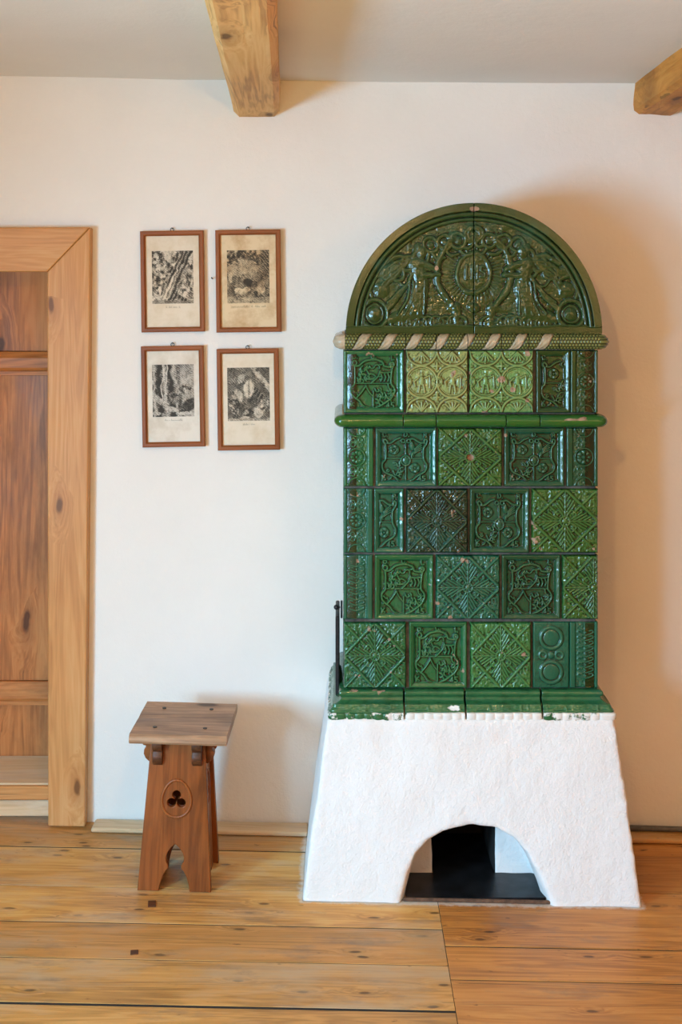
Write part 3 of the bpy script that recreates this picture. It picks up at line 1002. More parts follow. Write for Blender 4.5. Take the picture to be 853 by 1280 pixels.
dark = (cen[:, 1] > -0.318) & (cen[:, 1] < -0.02) & (cen[:, 0] > ax0 - 0.015) & (cen[:, 0] < ax1 + 0.015) & (cen[:, 2] < 0.33)
me2.polygons.foreach_set('material_index', dark.astype(np.int32)); me2.polygons.foreach_set('use_smooth', np.ones(npoly, bool))
for o in (base_tmp, cut, cut2): bpy.data.objects.remove(o)
spart('plaster_base', me2, None)['label'] = 'white plastered battered base with arched opening'
# hearth plate with a rusty front lip
px0, px1 = X(508, -0.47), X(682, -0.47)
hp = mesh_from([(px0, -0.478, 0), (px1, -0.478, 0), (ax1 + .115, -0.322, 0), (ax1 - .002, -0.326, 0), (ax1 - .002, -0.06, 0), (ax0 + .002, -0.06, 0), (ax0 + .002, -0.326, 0), (ax0 - .09, -0.326, 0)],
               [tuple(range(8))])
bm = bmesh.new(); bm.from_mesh(hp)
r = bmesh.ops.extrude_face_region(bm, geom=list(bm.faces))
for v in [e for e in r['geom'] if isinstance(e, bmesh.types.BMVert)]: v.co.z += 0.008
bmesh.ops.recalc_face_normals(bm, faces=bm.faces); bm.to_mesh(hp); bm.free()
spart('hearth_plate', hp, M['plate'], (0, 0, floor_z(0.4) + 0.004))['label'] = 'blackened metal hearth plate'
spart('plate_lip', cbox(px1 - px0 + 0.03, 0.008, 0.010, 0.002), M['rust'], ((px0 + px1) / 2 + 0.005, -0.484, floor_z(0.4) + 0.006), (0, 0.02, 0))

# brick core with dark joints behind the tiles
z0c, z1c = Z(866, YT), Z(415, YT)
core = cbox(sx1 - sx0 - 0.012, 0.370, z1c - z0c, 0.002)
spart('stove_core', core, M['mortar'], (SCX, -0.203, (z0c + z1c) / 2))

G = {'mid': (0.013, 0.108, 0.036), 'deep': (0.008, 0.062, 0.026), 'teal': (0.008, 0.095, 0.052), 'moss': (0.028, 0.100, 0.018), 'dark': (0.004, 0.026, 0.012),
     'light': (0.22, 0.30, 0.105), 'light2': (0.12, 0.26, 0.080), 'olive': (0.016, 0.050, 0.011)}
cache = {}


def tile(px0, px1, py0, py1, kind, color, sub=None, sides='lrtb', mirror=False, hole=False, chips=None, label=None, mat='glaze'):
    w = (px1 - px0) / F * (D0 + YT); h = (py1 - py0) / F * (D0 + YT)
    fun = {'A': lambda: rimmed(shield_a, w, h, sub or (-1, 1), sides=sides), 'B': lambda: rimmed(shield_b, w, h, sub or (-1, 1), sides=sides),
           'star': lambda: star(w, h, sub or (-1, 1), hole), 'med': lambda: medallion(w, h), 'strip': lambda: strip_rosette(w, h, False, mirror),
           'vine': lambda: strip_rosette(w, h, True, mirror), 'rounds': lambda: rounds(w, h)}[kind]()
    ch = None
    if hole:
        ch = lambda gx, gz: np.where(np.hypot(gx / (w / 2), gz / (h / 2)) < .115, 1.0, 0.0)
    elif chips:
        ch = lambda gx, gz: np.max([np.clip(1.3 - np.hypot(gx / (w / 2) - c[0], gz / (h / 2) - c[1]) / c[2], 0, 1) for c in chips], 0) * .75
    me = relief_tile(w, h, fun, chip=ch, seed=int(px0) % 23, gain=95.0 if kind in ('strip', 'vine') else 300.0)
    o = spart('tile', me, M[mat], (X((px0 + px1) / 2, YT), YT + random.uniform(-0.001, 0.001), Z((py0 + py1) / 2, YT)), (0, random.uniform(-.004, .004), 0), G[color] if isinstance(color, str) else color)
    if label: o['label'] = label
    return o


T5 = (438, 516); T4 = (535, 608); T3 = (611, 691); T2 = (694, 774); T1 = (778, 860)
tile(430, 505, *T5, 'B', 'mid')
tile(508, 585, *T5, 'med', 'light', mat='glaze_worn', label='pale green medallion tile')
tile(587, 667, *T5, 'med', 'light2', mat='glaze_worn', chips=[(0, .1, .22), (.35, -.25, .16), (-.3, -.3, .12), (.8, -.6, .12)], label='light green medallion tile with worn glaze')
tile(671, 713, *T5, 'A', 'olive', sub=(-.95, .12), label='narrow cut shield tile')
tile(714, 748, *T5, 'strip', 'olive', mirror=True)
tile(430, 467, *T4, 'strip', 'mid')
tile(470, 546, *T4, 'A', 'teal')
tile(548, 628, *T4, 'star', 'moss', hole=True, label='flower tile with bare terracotta centre')
tile(631, 706, *T4, 'A', 'deep', chips=[(-.96, .75, .12)])
tile(709, 748, *T4, 'strip', 'deep', mirror=True)
tile(430, 466, *T3, 'strip', 'teal')
tile(468, 505, *T3, 'A', 'teal', sub=(-.05, .95), label='narrow cut shield tile')
tile(508, 585, *T3, 'star', 'dark', chips=[(-.85, .1, .08), (.7, -.95, .1)], label='almost black star tile')
tile(588, 662, *T3, 'A', 'deep')
tile(665, 748, *T3, 'star', 'moss')
tile(430, 466, *T2, 'vine', 'teal')
tile(469, 542, *T2, 'B', 'mid')
tile(545, 625, *T2, 'star', 'teal', chips=[(-.95, -.5, .12), (-.55, -.95, .13)])
tile(628, 701, *T2, 'B', 'deep')
tile(703, 748, *T2, 'star', 'moss', sub=(-1, .15))
tile(430, 508, *T1, 'star', 'mid', chips=[(.45, .5, .09), (.62, .3, .07), (-.5, -.6, .07), (.5, -.5, .06)])
tile(512, 584, *T1, 'B', 'mid')
tile(588, 664, *T1, 'star', (0.036, 0.150, 0.040), chips=[(.75, .05, .14)])
tile(667, 712, *T1, 'rounds', 'teal', label='tile with two round bosses')
tile(713, 748, *T1, 'vine', 'teal', mirror=True)

# plain-relief tiles on the two sides (two per course, sharing one mesh per course)
for (r0, r1), colr in zip((T5, T4, T3, T2, T1), ('olive', 'deep', 'mid', 'teal', 'mid')):
    h = (r1 - r0) / F * (D0 + YT)
    me = relief_tile(0.190, h, star(0.190, h), step=0.004)
    for side, xx, rz in ((-1, sx0 + .0105, -90), (1, sx1 - .0105, 90)):
        for yy in (-0.110, -0.303):
            spart('tile', me, M['glaze'], (xx, yy, Z((r0 + r1) / 2, YT)), (0, 0, math.radians(rz)), G[colr])


# mouldings: a profile swept round the stove
def path_pts(xa, xb, corner_l, corner_r, n=24, back=-0.012):
    """Points (x, y, nx, ny, s) along the front from xa to xb, with a rounded turn and a return to the wall where a corner is asked for."""
    out = []
    if corner_l:
        for y in np.linspace(back, YT + .001, 10): out.append((sx0, y, -1, 0))
        for k in range(1, 9):
            a = math.pi / 2 * k / 9; out.append((sx0, YT, -math.cos(a), -math.sin(a)))
        xa = sx0
    m = max(3, int((xb - xa) / 0.0022))
    for x in np.linspace(xa, sx1 if corner_r else xb, m): out.append((x, YT, 0, -1))
    if corner_r:
        for k in range(1, 9):
            a = math.pi / 2 * k / 9; out.append((sx1, YT, math.sin(a), -math.cos(a)))
        for y in np.linspace(YT + .001, back, 10): out.append((sx1, y, 1, 0))
    s = [0.0]
    for i in range(1, len(out)):
        s.append(s[-1] + math.hypot(out[i][0] - out[i - 1][0], out[i][1] - out[i - 1][1]) + 0.02 * math.hypot(out[i][2] - out[i - 1][2], out[i][3] - out[i - 1][3]))
    return [(*p, q) for p, q in zip(out, s)]


def sweep(path, prof, fun, s0=0.0, miter=False):
    """prof: list of (o, z, t); fun(s, t, x) -> (outward displacement, relief, chip, wash)."""
    npth, npr = len(path), len(prof)
    pa = np.array(path); pr = np.array(prof)
    S, Tt = np.meshgrid(pa[:, 4] + s0, pr[:, 2], indexing='ij')
    Xg = np.repeat(pa[:, 0][:, None], npr, 1)
    d, rel, ch, wa = fun(S, Tt, Xg)
    tan = np.gradient(pr[:, :2], axis=0); tan /= np.linalg.norm(tan, axis=1, keepdims=True) + 1e-9
    nrm = np.stack([-tan[:, 1], tan[:, 0]], -1)
    # outward means away from the profile's start/end chord
    if nrm[len(nrm) // 2, 0] < 0: nrm = -nrm
    o = pr[None, :, 0] + nrm[None, :, 0] * d; z = pr[None, :, 1] + nrm[None, :, 1] * d
    sc = np.ones((npth, 1))
    if miter:
        mxv = np.maximum(np.abs(pa[:, 2]), np.abs(pa[:, 3])); sc = (1 / mxv)[:, None]
    P = np.stack([pa[:, 0][:, None] + pa[:, 2][:, None] * o * sc, pa[:, 1][:, None] + pa[:, 3][:, None] * o * sc, z], -1)
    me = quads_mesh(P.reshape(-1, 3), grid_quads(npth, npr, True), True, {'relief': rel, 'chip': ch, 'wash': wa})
    bm = bmesh.new(); bm.from_mesh(me)
    bm.verts.ensure_lookup_table()
    for i in (0, npth - 1):
        try: bm.faces.new([bm.verts[i * npr + j] for j in range(npr)])
        except ValueError: pass
    bmesh.ops.recalc_face_normals(bm, faces=bm.faces)
    bm.to_mesh(me); bm.free()
    return me


def half_round(zc, r, o0=0.0, n=17, flat=1.0):
    return [(o0 + r * flat * math.sin(math.pi * k / (n - 1)), zc + r * math.cos(math.pi * k / (n - 1)), k / (n - 1)) for k in range(n)]


cuts_band = [504, 545, 632, 674]
zband = Z(526, YT)
def band_fun(s, t, x):
    n = fbm(s * 30, t * 4, 3, 8)
    rightish = np.clip((x - X(640, YT)) / 0.2, 0, 1)
    ch = np.where((t < .45) & (t > .15), np.clip(fbm(x * 22, t * 3, 3, 19) - .40, 0, 1) * 3.2 * rightish, 0)
    return (n - .5) * .0014, np.full(s.shape, .55) + .3 * (n - .5), np.clip(ch, 0, .7), np.zeros(s.shape)
ed = [None] + cuts_band + [None]
for i in range(len(ed) - 1):
    a = sx0 if ed[i] is None else X(ed[i], YT) + .0012
    b = sx1 if ed[i + 1] is None else X(ed[i + 1], YT) - .0012
    spart('band_moulding', sweep(path_pts(a, b, ed[i] is None, ed[i + 1] is None), half_round(zband, 0.0185, 0.002, 17, 1.25), band_fun), M['glaze'], color=(0.018, 0.10, 0.016))

# twisted cable band: green scales between pale ribbons
N = NT('cable_glaze')
c = N.obj(5.0)
rib = N.attr('wash'); rel = N.attr('relief'); n = N.noise(c, 40, 4, 0.65)
grn = N.mix(N.rng(rel, .2, .8), (0.020, 0.028, 0.008, 1), (0.17, 0.19, 0.055, 1))
pale = N.mix(N.rng(n, .35, .65), (0.44, 0.37, 0.27, 1), (0.33, 0.28, 0.17, 1))
pale = N.mix(N.rng(rel, 0.1, .5), (0.10, 0.075, 0.04, 1), pale)
M['cable_glaze'] = N.out(N.mix(rib, grn, pale), .25, N.bump(n, .3, .001), Specular_IOR_Level=.5)
zrope = Z(427, YT)
def rope_fun(s, t, x):
    px = x * F / (D0 + YT) + CX
    ph = (px - 446) / 32.5 + (t - .5) * 0.42
    fr = ph - np.floor(ph)
    plain = px > 692
    pale_m = (fr < .40) & ~plain
    pale_m = np.where(px < 431, True, pale_m)
    edge = np.minimum(np.abs(fr), np.minimum(np.abs(fr - .40), np.abs(fr - 1)))
    groove = np.where(plain | (px < 431), 1, np.clip(edge / .05, 0, 1))
    q = 190.0
    k = np.floor(t * 7); sc = np.abs(np.sin(px * .78 + (k % 2) * 1.57)) ** .7 * np.abs(np.sin(t * 7 * math.pi)) ** .7
    leaf = np.abs(np.sin(fr * 16 + t * 7)) * .6 + .4 * vnoise(px * .6, t * 7, 3)
    d = .0026 * groove + np.where(pale_m, .0022 * leaf, .0026 * sc) - .0012 * (1 - groove)
    rel = np.where(pale_m, .35 + .65 * leaf, sc) * (.3 + .7 * groove)
    return d, rel, np.zeros(s.shape), pale_m.astype(float)
ed = [None, 507, 545, 584, 626, 660, 698, None]
for i in range(len(ed) - 1):
    a = sx0 if ed[i] is None else X(ed[i], YT) + .0010
    b = sx1 if ed[i + 1] is None else X(ed[i + 1], YT) - .0010
    pth = path_pts(a, b, ed[i] is None, ed[i + 1] is None)
    fine = []
    for p, q in zip(pth[:-1], pth[1:]):
        fine += [p, tuple((np.array(p) + np.array(q)) / 2)]
    fine.append(pth[-1])
    spart('cable_moulding', sweep(fine, half_round(zrope, 0.0185, 0.002, 41, 1.25), rope_fun), M['cable_glaze'])

# foot cornice, white lime wash caught in its lower teeth
prof0 = [(-.012, .574), (.004, .572), (.010, .568), (.012, .560), (.010, .553), (.005, .549), (.006, .542), (.010, .536), (.018, .531), (.024, .529), (.026, .525), (.029, .516), (.034, .506), (.036, .503), (.041, .501), (.043, .497), (.043, .490), (.042, .482), (.040, .474), (.01, .472)]
ztop = Z(862, YT)
acc = [0.0]
for i in range(1, len(prof0)): acc.append(acc[-1] + math.dist(prof0[i], prof0[i - 1]))
dense = []
for i in range(len(prof0) - 1):
    for k in range(3):
        q = k / 3
        dense.append((prof0[i][0] * (1 - q) + prof0[i + 1][0] * q, ztop - (.572 - (prof0[i][1] * (1 - q) + prof0[i + 1][1] * q)) * .78))
dense.append((prof0[-1][0], ztop - (.572 - prof0[-1][1]) * .78))
prof = [(p[0], p[1], i / (len(dense) - 1)) for i, p in enumerate(dense)]
def cor_fun(s, t, x):
    nn = fbm(s * 60, t * 20, 3, 23)
    leafb = ((t > .50) & (t < .68))
    leafh = np.where(leafb, .0055 * ridged(s * 55, t * 24, 2, 3), 0)
    teeth = ((t > .72) & (t < .94))
    th = np.where(teeth, .004 * (np.abs(np.sin(s * 118)) ** .5 - .6), 0)
    d = leafh + th + (nn - .5) * .0015
    px = x * F / (D0 + YT) + CX
    mid = np.clip(1 - np.abs(px - 590) / 90, 0, 1)
    w_ = np.where(t > .70, .30 + .75 * np.clip(mid * 2.2, 0, 1), 0.0) + np.where((px > 700) & (t > .7), .12, 0) + np.where(px < 428, .34, 0) + .20 * (t > .42) + .16 * np.exp(-((px - 566) / 9) ** 2 - ((t - .58) / .07) ** 2) * 3
    w_ = w_ + np.where(t > .93, .5, 0)
    ch = np.clip(fbm(s * 40, t * 9, 3, 29) - .58, 0, 1) * 3 * (t < .25)
    rel = np.clip(.45 + np.where(leafb, leafh * 160 - .2, 0) + th * 60, 0, 1)
    return d, rel, np.clip(ch, 0, .6), np.clip(w_, 0, 1)
ed = [None, 505, 581, 676, None]
for i in range(len(ed) - 1):
    a = sx0 if ed[i] is None else X(ed[i], YT) + .0026
    b = sx1 if ed[i + 1] is None else X(ed[i + 1], YT) - .0026
    spart('cornice_tile', sweep(path_pts(a, b, ed[i] is None, ed[i + 1] is None), prof, cor_fun, miter=True), M['glaze'], color=(0.022, 0.12, 0.045))

# tympanum: two quarter-round relief tiles
RW, RH = 159.5 / F * (D0 + YT), 163.0 / F * (D0 + YT)
TX, TZ0 = X(592.5, YT), Z(417, YT)


def tympanum_relief(a, b):
    q = np.hypot(a, b)
    wa, wb = a + .03 * (fbm(a * 9, b * 9, 3, 90) - .5), b + .03 * (fbm(a * 9, b * 9, 3, 95) - .5)
    H = .52 * ridged(a * 11, b * 11, 4, 33)
    a, b = wa, wb
    def cap(p0, p1, r0, r1, k=1.0):
        nonlocal H
        dx, dy = p1[0] - p0[0], p1[1] - p0[1]
        t = np.clip(((a - p0[0]) * dx + (b - p0[1]) * dy) / (dx * dx + dy * dy), 0, 1)
        d = np.hypot(a - p0[0] - t * dx, b - p0[1] - t * dy); r = r0 + (r1 - r0) * t
        H = mx(H, k * ridge(d, r))
    def cv(pts, w, k=.8):
        nonlocal H
        H = mx(H, k * ridge(pdist(a, b, spline(pts)), w))
    # sunburst globe
    e = np.hypot(a / .125, (b - .463) / .15)
    ang = np.arctan2(b - .463, a)
    rays = (e > 1.05) & (e < 2.0)
    H = np.where(rays, .22 + .25 * (0.5 + .5 * np.cos(ang * 44)) * (2.0 - e), H)
    H = np.where(e <= 1.0, .35 + .25 * np.sqrt(np.clip(1 - e * e, 0, 1)) + .16 * ridged(a * 22, b * 14, 2, 3), H)
    H = mx(H, .9 * ridge(np.abs(e - 1.0) * .13, .022))
    for s in (-1, 1):
        cv([(s * .17, .72), (s * .25, .62), (s * .285, .48), (s * .26, .34), (s * .17, .22)], .030, .95)
        H = mx(H, .8 * bump(a, b, s * .17, .73, .05), .7 * bump(a, b, s * .17, .2, .05, .04))
        # angel
        hx = -.41 if s < 0 else .38
        H = mx(H, 1.25 * bump(a, b, hx, .62, .045, .062), 1.0 * bump(a, b, hx + s * .022, .645, .048, .058), .55 * bump(a, b, hx - s * .045, .60, .02, .018))
        cap((hx + s * .03, .53), (hx + s * .00, .38), .075, .06, 1.15)
        cap((hx + s * .00, .38), (hx + s * .05, .20), .075, .10, 1.15)
        cap((hx + s * .05, .18), (hx + s * .24, .11), .08, .04, .95)
        cap((hx + s * .0, .54), (hx - s * .13, .49), .036, .026, 1.15)
        cap((hx + s * .05, .52), (hx - s * .02, .44), .04, .035, 1.2)
        cap((hx - s * .02, .44), (hx - s * .14, .45), .034, .024, 1.2)
        # blown robe and wings, long folds
        for k in range(6):
            cv([(hx + s * (.05 + .01 * k), .48 - .02 * k), (hx + s * (.13 + .02 * k), .36 - .03 * k), (hx + s * (.24 + .016 * k), .24 - .022 * k + .02 * (k % 2))], .018, .9)
        for k in range(5):
            cv([(hx + s * .08, .56), (hx + s * (.17 + .02 * k), .60 - .05 * k), (hx + s * (.29 + .005 * k), .54 - .055 * k)], .022, .85)
        for k in range(5):
            cv([(hx - s * .03 + s * .03 * k, .40), (hx - s * .03 + s * .033 * k, .28), (hx - s * .02 + s * .05 * k, .15)], .012, 1.2)
        # bosses and scrolls
        bxx = -.775 if s < 0 else .757
        H = np.where(np.hypot(a - bxx, b - .15) < .115, .1, H)
        H = mx(H, ring(a, b, bxx, .15, .105, .022), 1.1 * bump(a, b, bxx, .15, .06), .6 * ring(a, b, bxx, .15, .066, .012))
        H = mx(H, .9 * bump(a, b, s * .72, .33, .075, .07), .9 * bump(a, b, s * .70, .47, .07, .06))
        cv([(s * .80, .28), (s * .82, .38), (s * .74, .44), (s * .66, .40)], .022)
        for k in range(9):
            xx = s * (.10 + .062 * k)
            H = mx(H, .8 * ring(a, b, xx, .085, .045, .016), .7 * bump(a, b, xx, .085, .03))
        for k in range(7):      # clouds and curled leaves under the rim
            th = math.radians(38 + 8.5 * k); rr = .76 - .02 * (k % 3)
            cxx, cyy = s * math.cos(th) * rr, math.sin(th) * rr
            H = mx(H, .85 * ring(a, b, cxx, cyy, .055, .02), .7 * bump(a, b, cxx, cyy, .035))
            cv([(cxx, cyy - .05), (cxx - s * .05, cyy - .1), (cxx - s * .11, cyy - .09)], .016)
        cap((s * .14, .20), (s * .13, .08), .045, .035, .9)
    H = mx(H, .9 * bump(a, b, 0, .72, .05, .06), .8 * bump(a, b, .0, .2, .05, .04))
    for gl in ([(-.055, .52), (-.055, .42)], [(-.02, .52), (-.02, .42)], [(.018, .52), (.018, .42)], [(-.02, .47), (.018, .47)], [(.08, .51), (.05, .515), (.045, .48), (.08, .46), (.075, .425), (.045, .43)]):
        H = mx(H, .95 * ridge(pdist(a, b, gl), .013))
    H = np.clip(H, 0, 1.3) * .0105 + .0022 * (ridged(a * 26, b * 26, 2, 61) - .5)
    # rim: flat band, two rolls, base fillet
    inn = q < .865
    H = np.where(inn, H, 0)
    H = mx(H, .009 * ridge(np.abs(q - .875), .016), .010 * ridge(np.abs(q - .915), .020), np.where(q > .94, .011, 0))
    H = np.where(b < .055, .008, H)
    H = mx(H, .0095 * ridge(np.abs(b - .058), .014))
    return H


def half_tympanum(s):
    nu, nv = 300, 300
    U, V = np.meshgrid(np.linspace(0, 1, nu), np.linspace(0, 1, nv), indexing='ij')
    an = U * math.pi / 2
    a = np.sin(an) * .9999
    b = V * np.sqrt(1 - a * a)
    a = a * (1 - 0) 
    H = tympanum_relief(s * a, b)
    x = s * (a * RW + .0012)
    P = np.stack([x, -H, b * RH], -1)
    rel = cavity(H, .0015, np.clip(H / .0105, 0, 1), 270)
    ch = np.zeros(a.shape)
    ch = np.maximum(ch, np.clip(1.3 - np.hypot((a - .0) / .05, (b - .955) / .025), 0, 1))
    if s < 0: ch = np.maximum(ch, np.clip(1.3 - np.hypot((-a + .29) / .02, (b - .50) / .025), 0, 1))
    full = np.zeros((nu + 2, nv + 2, 3)); full[1:-1, 1:-1] = P
    R = np.zeros((nu + 2, nv + 2)); R[1:-1, 1:-1] = rel
    C = np.zeros((nu + 2, nv + 2)); C[1:-1, 1:-1] = ch
    for A in (full, R, C):
        A[0, 1:-1] = A[1, 1:-1]; A[-1, 1:-1] = A[-2, 1:-1]; A[:, 0] = A[:, 1]; A[:, -1] = A[:, -2]
    for k in ((0, slice(None)), (-1, slice(None)), (slice(None), 0), (slice(None), -1)): full[k][..., 1] = .05
    return quads_mesh(full.reshape(-1, 3), grid_quads(nu + 2, nv + 2, s < 0), True, {'relief': R, 'chip': C, 'wash': np.zeros(R.shape)})


for s in (-1, 1):
    spart('arched_tile', half_tympanum(s), M['glaze'], (TX, YT + .002, TZ0), color=(0.016, 0.045, 0.010))
# vault behind the arched tiles
nn = 48
sec = lambda y: [(TX + math.cos(math.pi * k / nn) * (RW - .006), y, TZ0 + math.sin(math.pi * k / nn) * (RH - .006)) for k in range(nn + 1)]
spart('vault', loft([sec(YT + .05), sec(-0.012)]), M['glaze'], color=(0.020, 0.075, 0.022))

# small iron stoking door on the left flank with its latch knob
spart('iron_door', cbox(0.012, 0.20, 0.23, 0.003), M['iron'], (sx0 - 0.016, -0.24, Z(815, YT + .1)))['label'] = 'black iron stoking door on the left side'
kb = Vector((sx0 - 0.008, -0.30, Z(759, -0.30)))
spart('latch_bar', cbox(0.006, 0.014, 0.05, 0.001), M['iron'], kb + Vector((.004, 0, -.006)))
def rod(p0, p1, r, n=8):
    p0, p1 = Vector(p0), Vector(p1); ax = (p1 - p0).normalized(); q = ax.to_track_quat('Z', 'Y')
    V = []; 
    for p in (p0, p1):
        for k in range(n):
            a = 2 * math.pi * k / n; V.append(p + q @ Vector((math.cos(a) * r, math.sin(a) * r, 0)))
    Fc = [(k, (k + 1) % n, n + (k + 1) % n, n + k) for k in range(n)] + [tuple(range(n - 1, -1, -1)), tuple(range(n, 2 * n))]
    return mesh_from(V, Fc)
spart('latch_stem', rod(kb, kb + Vector((-.008, 0, 0.0)), .003), M['iron'])
bm = bmesh.new(); bmesh.ops.create_uvsphere(bm, u_segments=14, v_segments=8, radius=.0075); kn = bpy.data.meshes.new('k'); bm.to_mesh(kn); bm.free()
kn.polygons.foreach_set('use_smooth', [True] * len(kn.polygons))
spart('latch_knob', kn, M['iron'], kb + Vector((-.012, 0, 0)))

# ------------------------------------------------------------------ the stool
def plate(outline, holes, th, bevel=0.002):
    cu = bpy.data.curves.new('p', 'CURVE'); cu.dimensions = '2D'; cu.fill_mode = 'BOTH'
    for pts in [outline] + holes:
        sp = cu.splines.new('POLY'); sp.points.add(len(pts) - 1)
        for p, q in zip(sp.points, pts): p.co = (q[0], q[1], 0, 1)
        sp.use_cyclic_u = True
    cu.extrude = th / 2 - bevel; cu.bevel_depth = bevel; cu.bevel_resolution = 1; cu.offset = -bevel
    o = bpy.data.objects.new('tmp', cu); COL.objects.link(o)
    me = eval_mesh(o); bpy.data.objects.remove(o)
    me.materials.clear()
    return me


def trefoil(cx, cy, k=1.0):
    cs = [(0, .0125 * k, .0118 * k), (-.0138 * k, -.010 * k, .0122 * k), (.0138 * k, -.010 * k, .0122 * k)]
    out = []
    for i in range(54):
        a = 2 * math.pi * i / 54; dx, dy = math.cos(a), math.sin(a); best = .004
        for (x, y, r) in cs:
            bq = dx * x + dy * y; disc = bq * bq - (x * x + y * y - r * r)
            if disc > 0: best = max(best, bq + math.sqrt(disc))
        out.append((cx + dx * best, cy + dy * best))
    return out


ARCHR = [(.044, 0.0), (.041, .016), (.034, .040), (.0255, .056), (.0185, .062), (.0185, .072), (.0245, .082), (.0255, .094), (.0215, .107), (.0120, .120), (.0, .131)]


def panel_outline(wb, wt, h, k=1.0):
    L = [(-wb / 2, 0)] + [(-x * k, z) for x, z in ARCHR] + [(x * k, z) for x, z in ARCHR[::-1][1:]] + [(wb / 2, 0), (wt / 2, h), (-wt / 2, h)]
    return L


def egg(cx, cz, rx, rz, n=40, squeeze=.12):
    return [(cx + rx * math.cos(2 * math.pi * k / n) * (1 - squeeze * math.sin(2 * math.pi * k / n)), cz + rz * math.sin(2 * math.pi * k / n)) for k in range(n)]


def ring_mesh(path, r, depth_scale=1.0, n=8):
    V, Fc = [], []; m = len(path)
    for i in range(m):
        p = Vector((*path[i], 0)); t = (Vector((*path[(i + 1) % m], 0)) - Vector((*path[i - 1], 0))).normalized(); nr = Vector((t.y, -t.x, 0))
        for k in range(n):
            a = 2 * math.pi * k / n
            V.append(p + nr * (math.cos(a) * r) + Vector((0, 0, math.sin(a) * r * depth_scale)))
    for i in range(m):
        for k in range(n):
            j = (i + 1) % m
            Fc.append((i * n + k, i * n + (k + 1) % n, j * n + (k + 1) % n, j * n + k))
    return mesh_from(V, Fc, True)


SX, SY = -0.4715, -0.352
stool = empty('wooden_stool', (SX, SY, floor_z(SX)), (0, 0.02, math.radians(-1.0)))
tag(stool, 'carved brown wooden stool with square seat and trefoil cut-out', 'stool')
H_ST = 0.428
SP = {}


def upright(name, me_panel, ring_path, ang, dist, lean, mat, h):
    """A board standing at distance dist in direction ang from the stool's axis, leaning inward; plate XY -> board plane, grain up the board."""
    # plate local (x, y) -> board (sideways, up); outward = local z.  grain: rotate so mesh X runs up the board
    me_panel.transform(Matrix.Rotation(math.radians(-90), 4, 'Z'))
    o = link(name, me_panel, mat, stool)
    B = Matrix.Rotation(ang, 4, 'Z') @ Matrix.Translation((0, -dist, 0)) @ Matrix.Rotation(math.radians(90) - lean, 4, 'X') @ Matrix.Rotation(math.radians(90), 4, 'Z')
    o.matrix_local = B
    if ring_path:
        rm = ring_mesh([(y, -x) for x, y in ring_path], .0042, .9)
        rg = link('carved_ring', rm, mat, o, (0, 0, .0105))
    return o


lean = math.atan((0.022) / H_ST)
for ang, dist in ((0, .092), (math.pi, .092)):
    pl = plate(panel_outline(.209, .153, H_ST), [trefoil(0, .256)], .021)
    o = upright('front_panel' if ang == 0 else 'rear_panel', pl, egg(0, .258, .0415, .052), ang, dist, lean, M['oak'], H_ST)
for ang, dist in ((math.pi / 2, .080), (-math.pi / 2, .080)):
    pl = plate(panel_outline(.158, .118, H_ST, .8), [trefoil(0, .256, .9)], .02)
    upright('side_panel', pl, egg(0, .258, .036, .050), ang, dist, lean, M['oak'], H_ST)


def bracket_mesh(th):
    pts = [(0, .0), (.036, .0), (.039, -.010), (.038, -.022), (.032, -.031), (.024, -.033), (.023, -.038), (.029, -.044), (.030, -.056), (.025, -.068), (.016, -.076), (.006, -.082), (0, -.086)]
    return plate(pts, [], th, .002)


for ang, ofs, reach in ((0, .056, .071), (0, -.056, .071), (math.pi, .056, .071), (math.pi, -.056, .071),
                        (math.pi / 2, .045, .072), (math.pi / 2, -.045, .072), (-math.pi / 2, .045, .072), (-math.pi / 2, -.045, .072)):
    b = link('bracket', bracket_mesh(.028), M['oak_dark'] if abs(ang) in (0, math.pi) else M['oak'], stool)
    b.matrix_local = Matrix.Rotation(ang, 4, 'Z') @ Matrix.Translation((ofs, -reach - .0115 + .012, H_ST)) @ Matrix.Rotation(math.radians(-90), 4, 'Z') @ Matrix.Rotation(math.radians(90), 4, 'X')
seat = rough_box(.274, .300, .028, 30, 10, 3, .004, .007, 51)
so = link('seat', seat, M['oak_top'], stool, (.008, .004, H_ST + .0142))
so['label'] = 'worn greyish seat board'
for (dx, dy) in ((-.075, -.08), (.068, -.08), (-.075, .085), (.066, .085)):
    link('peg', rod((0, 0, 0), (0, 0, .002), .006, 10), M['nail'], stool, (.008 + dx, dy, H_ST + .0285))

# ------------------------------------------------------------------ framed prints
def blob(a, b, cx, cy, rx, ry, rot=0.0, soft=.25):
    c, s = math.cos(rot), math.sin(rot)
    u = ((a - cx) * c + (b - cy) * s) / rx; v = (-(a - cx) * s + (b - cy) * c) / ry
    return np.clip((1 - np.hypot(u, v)) / soft, 0, 1)


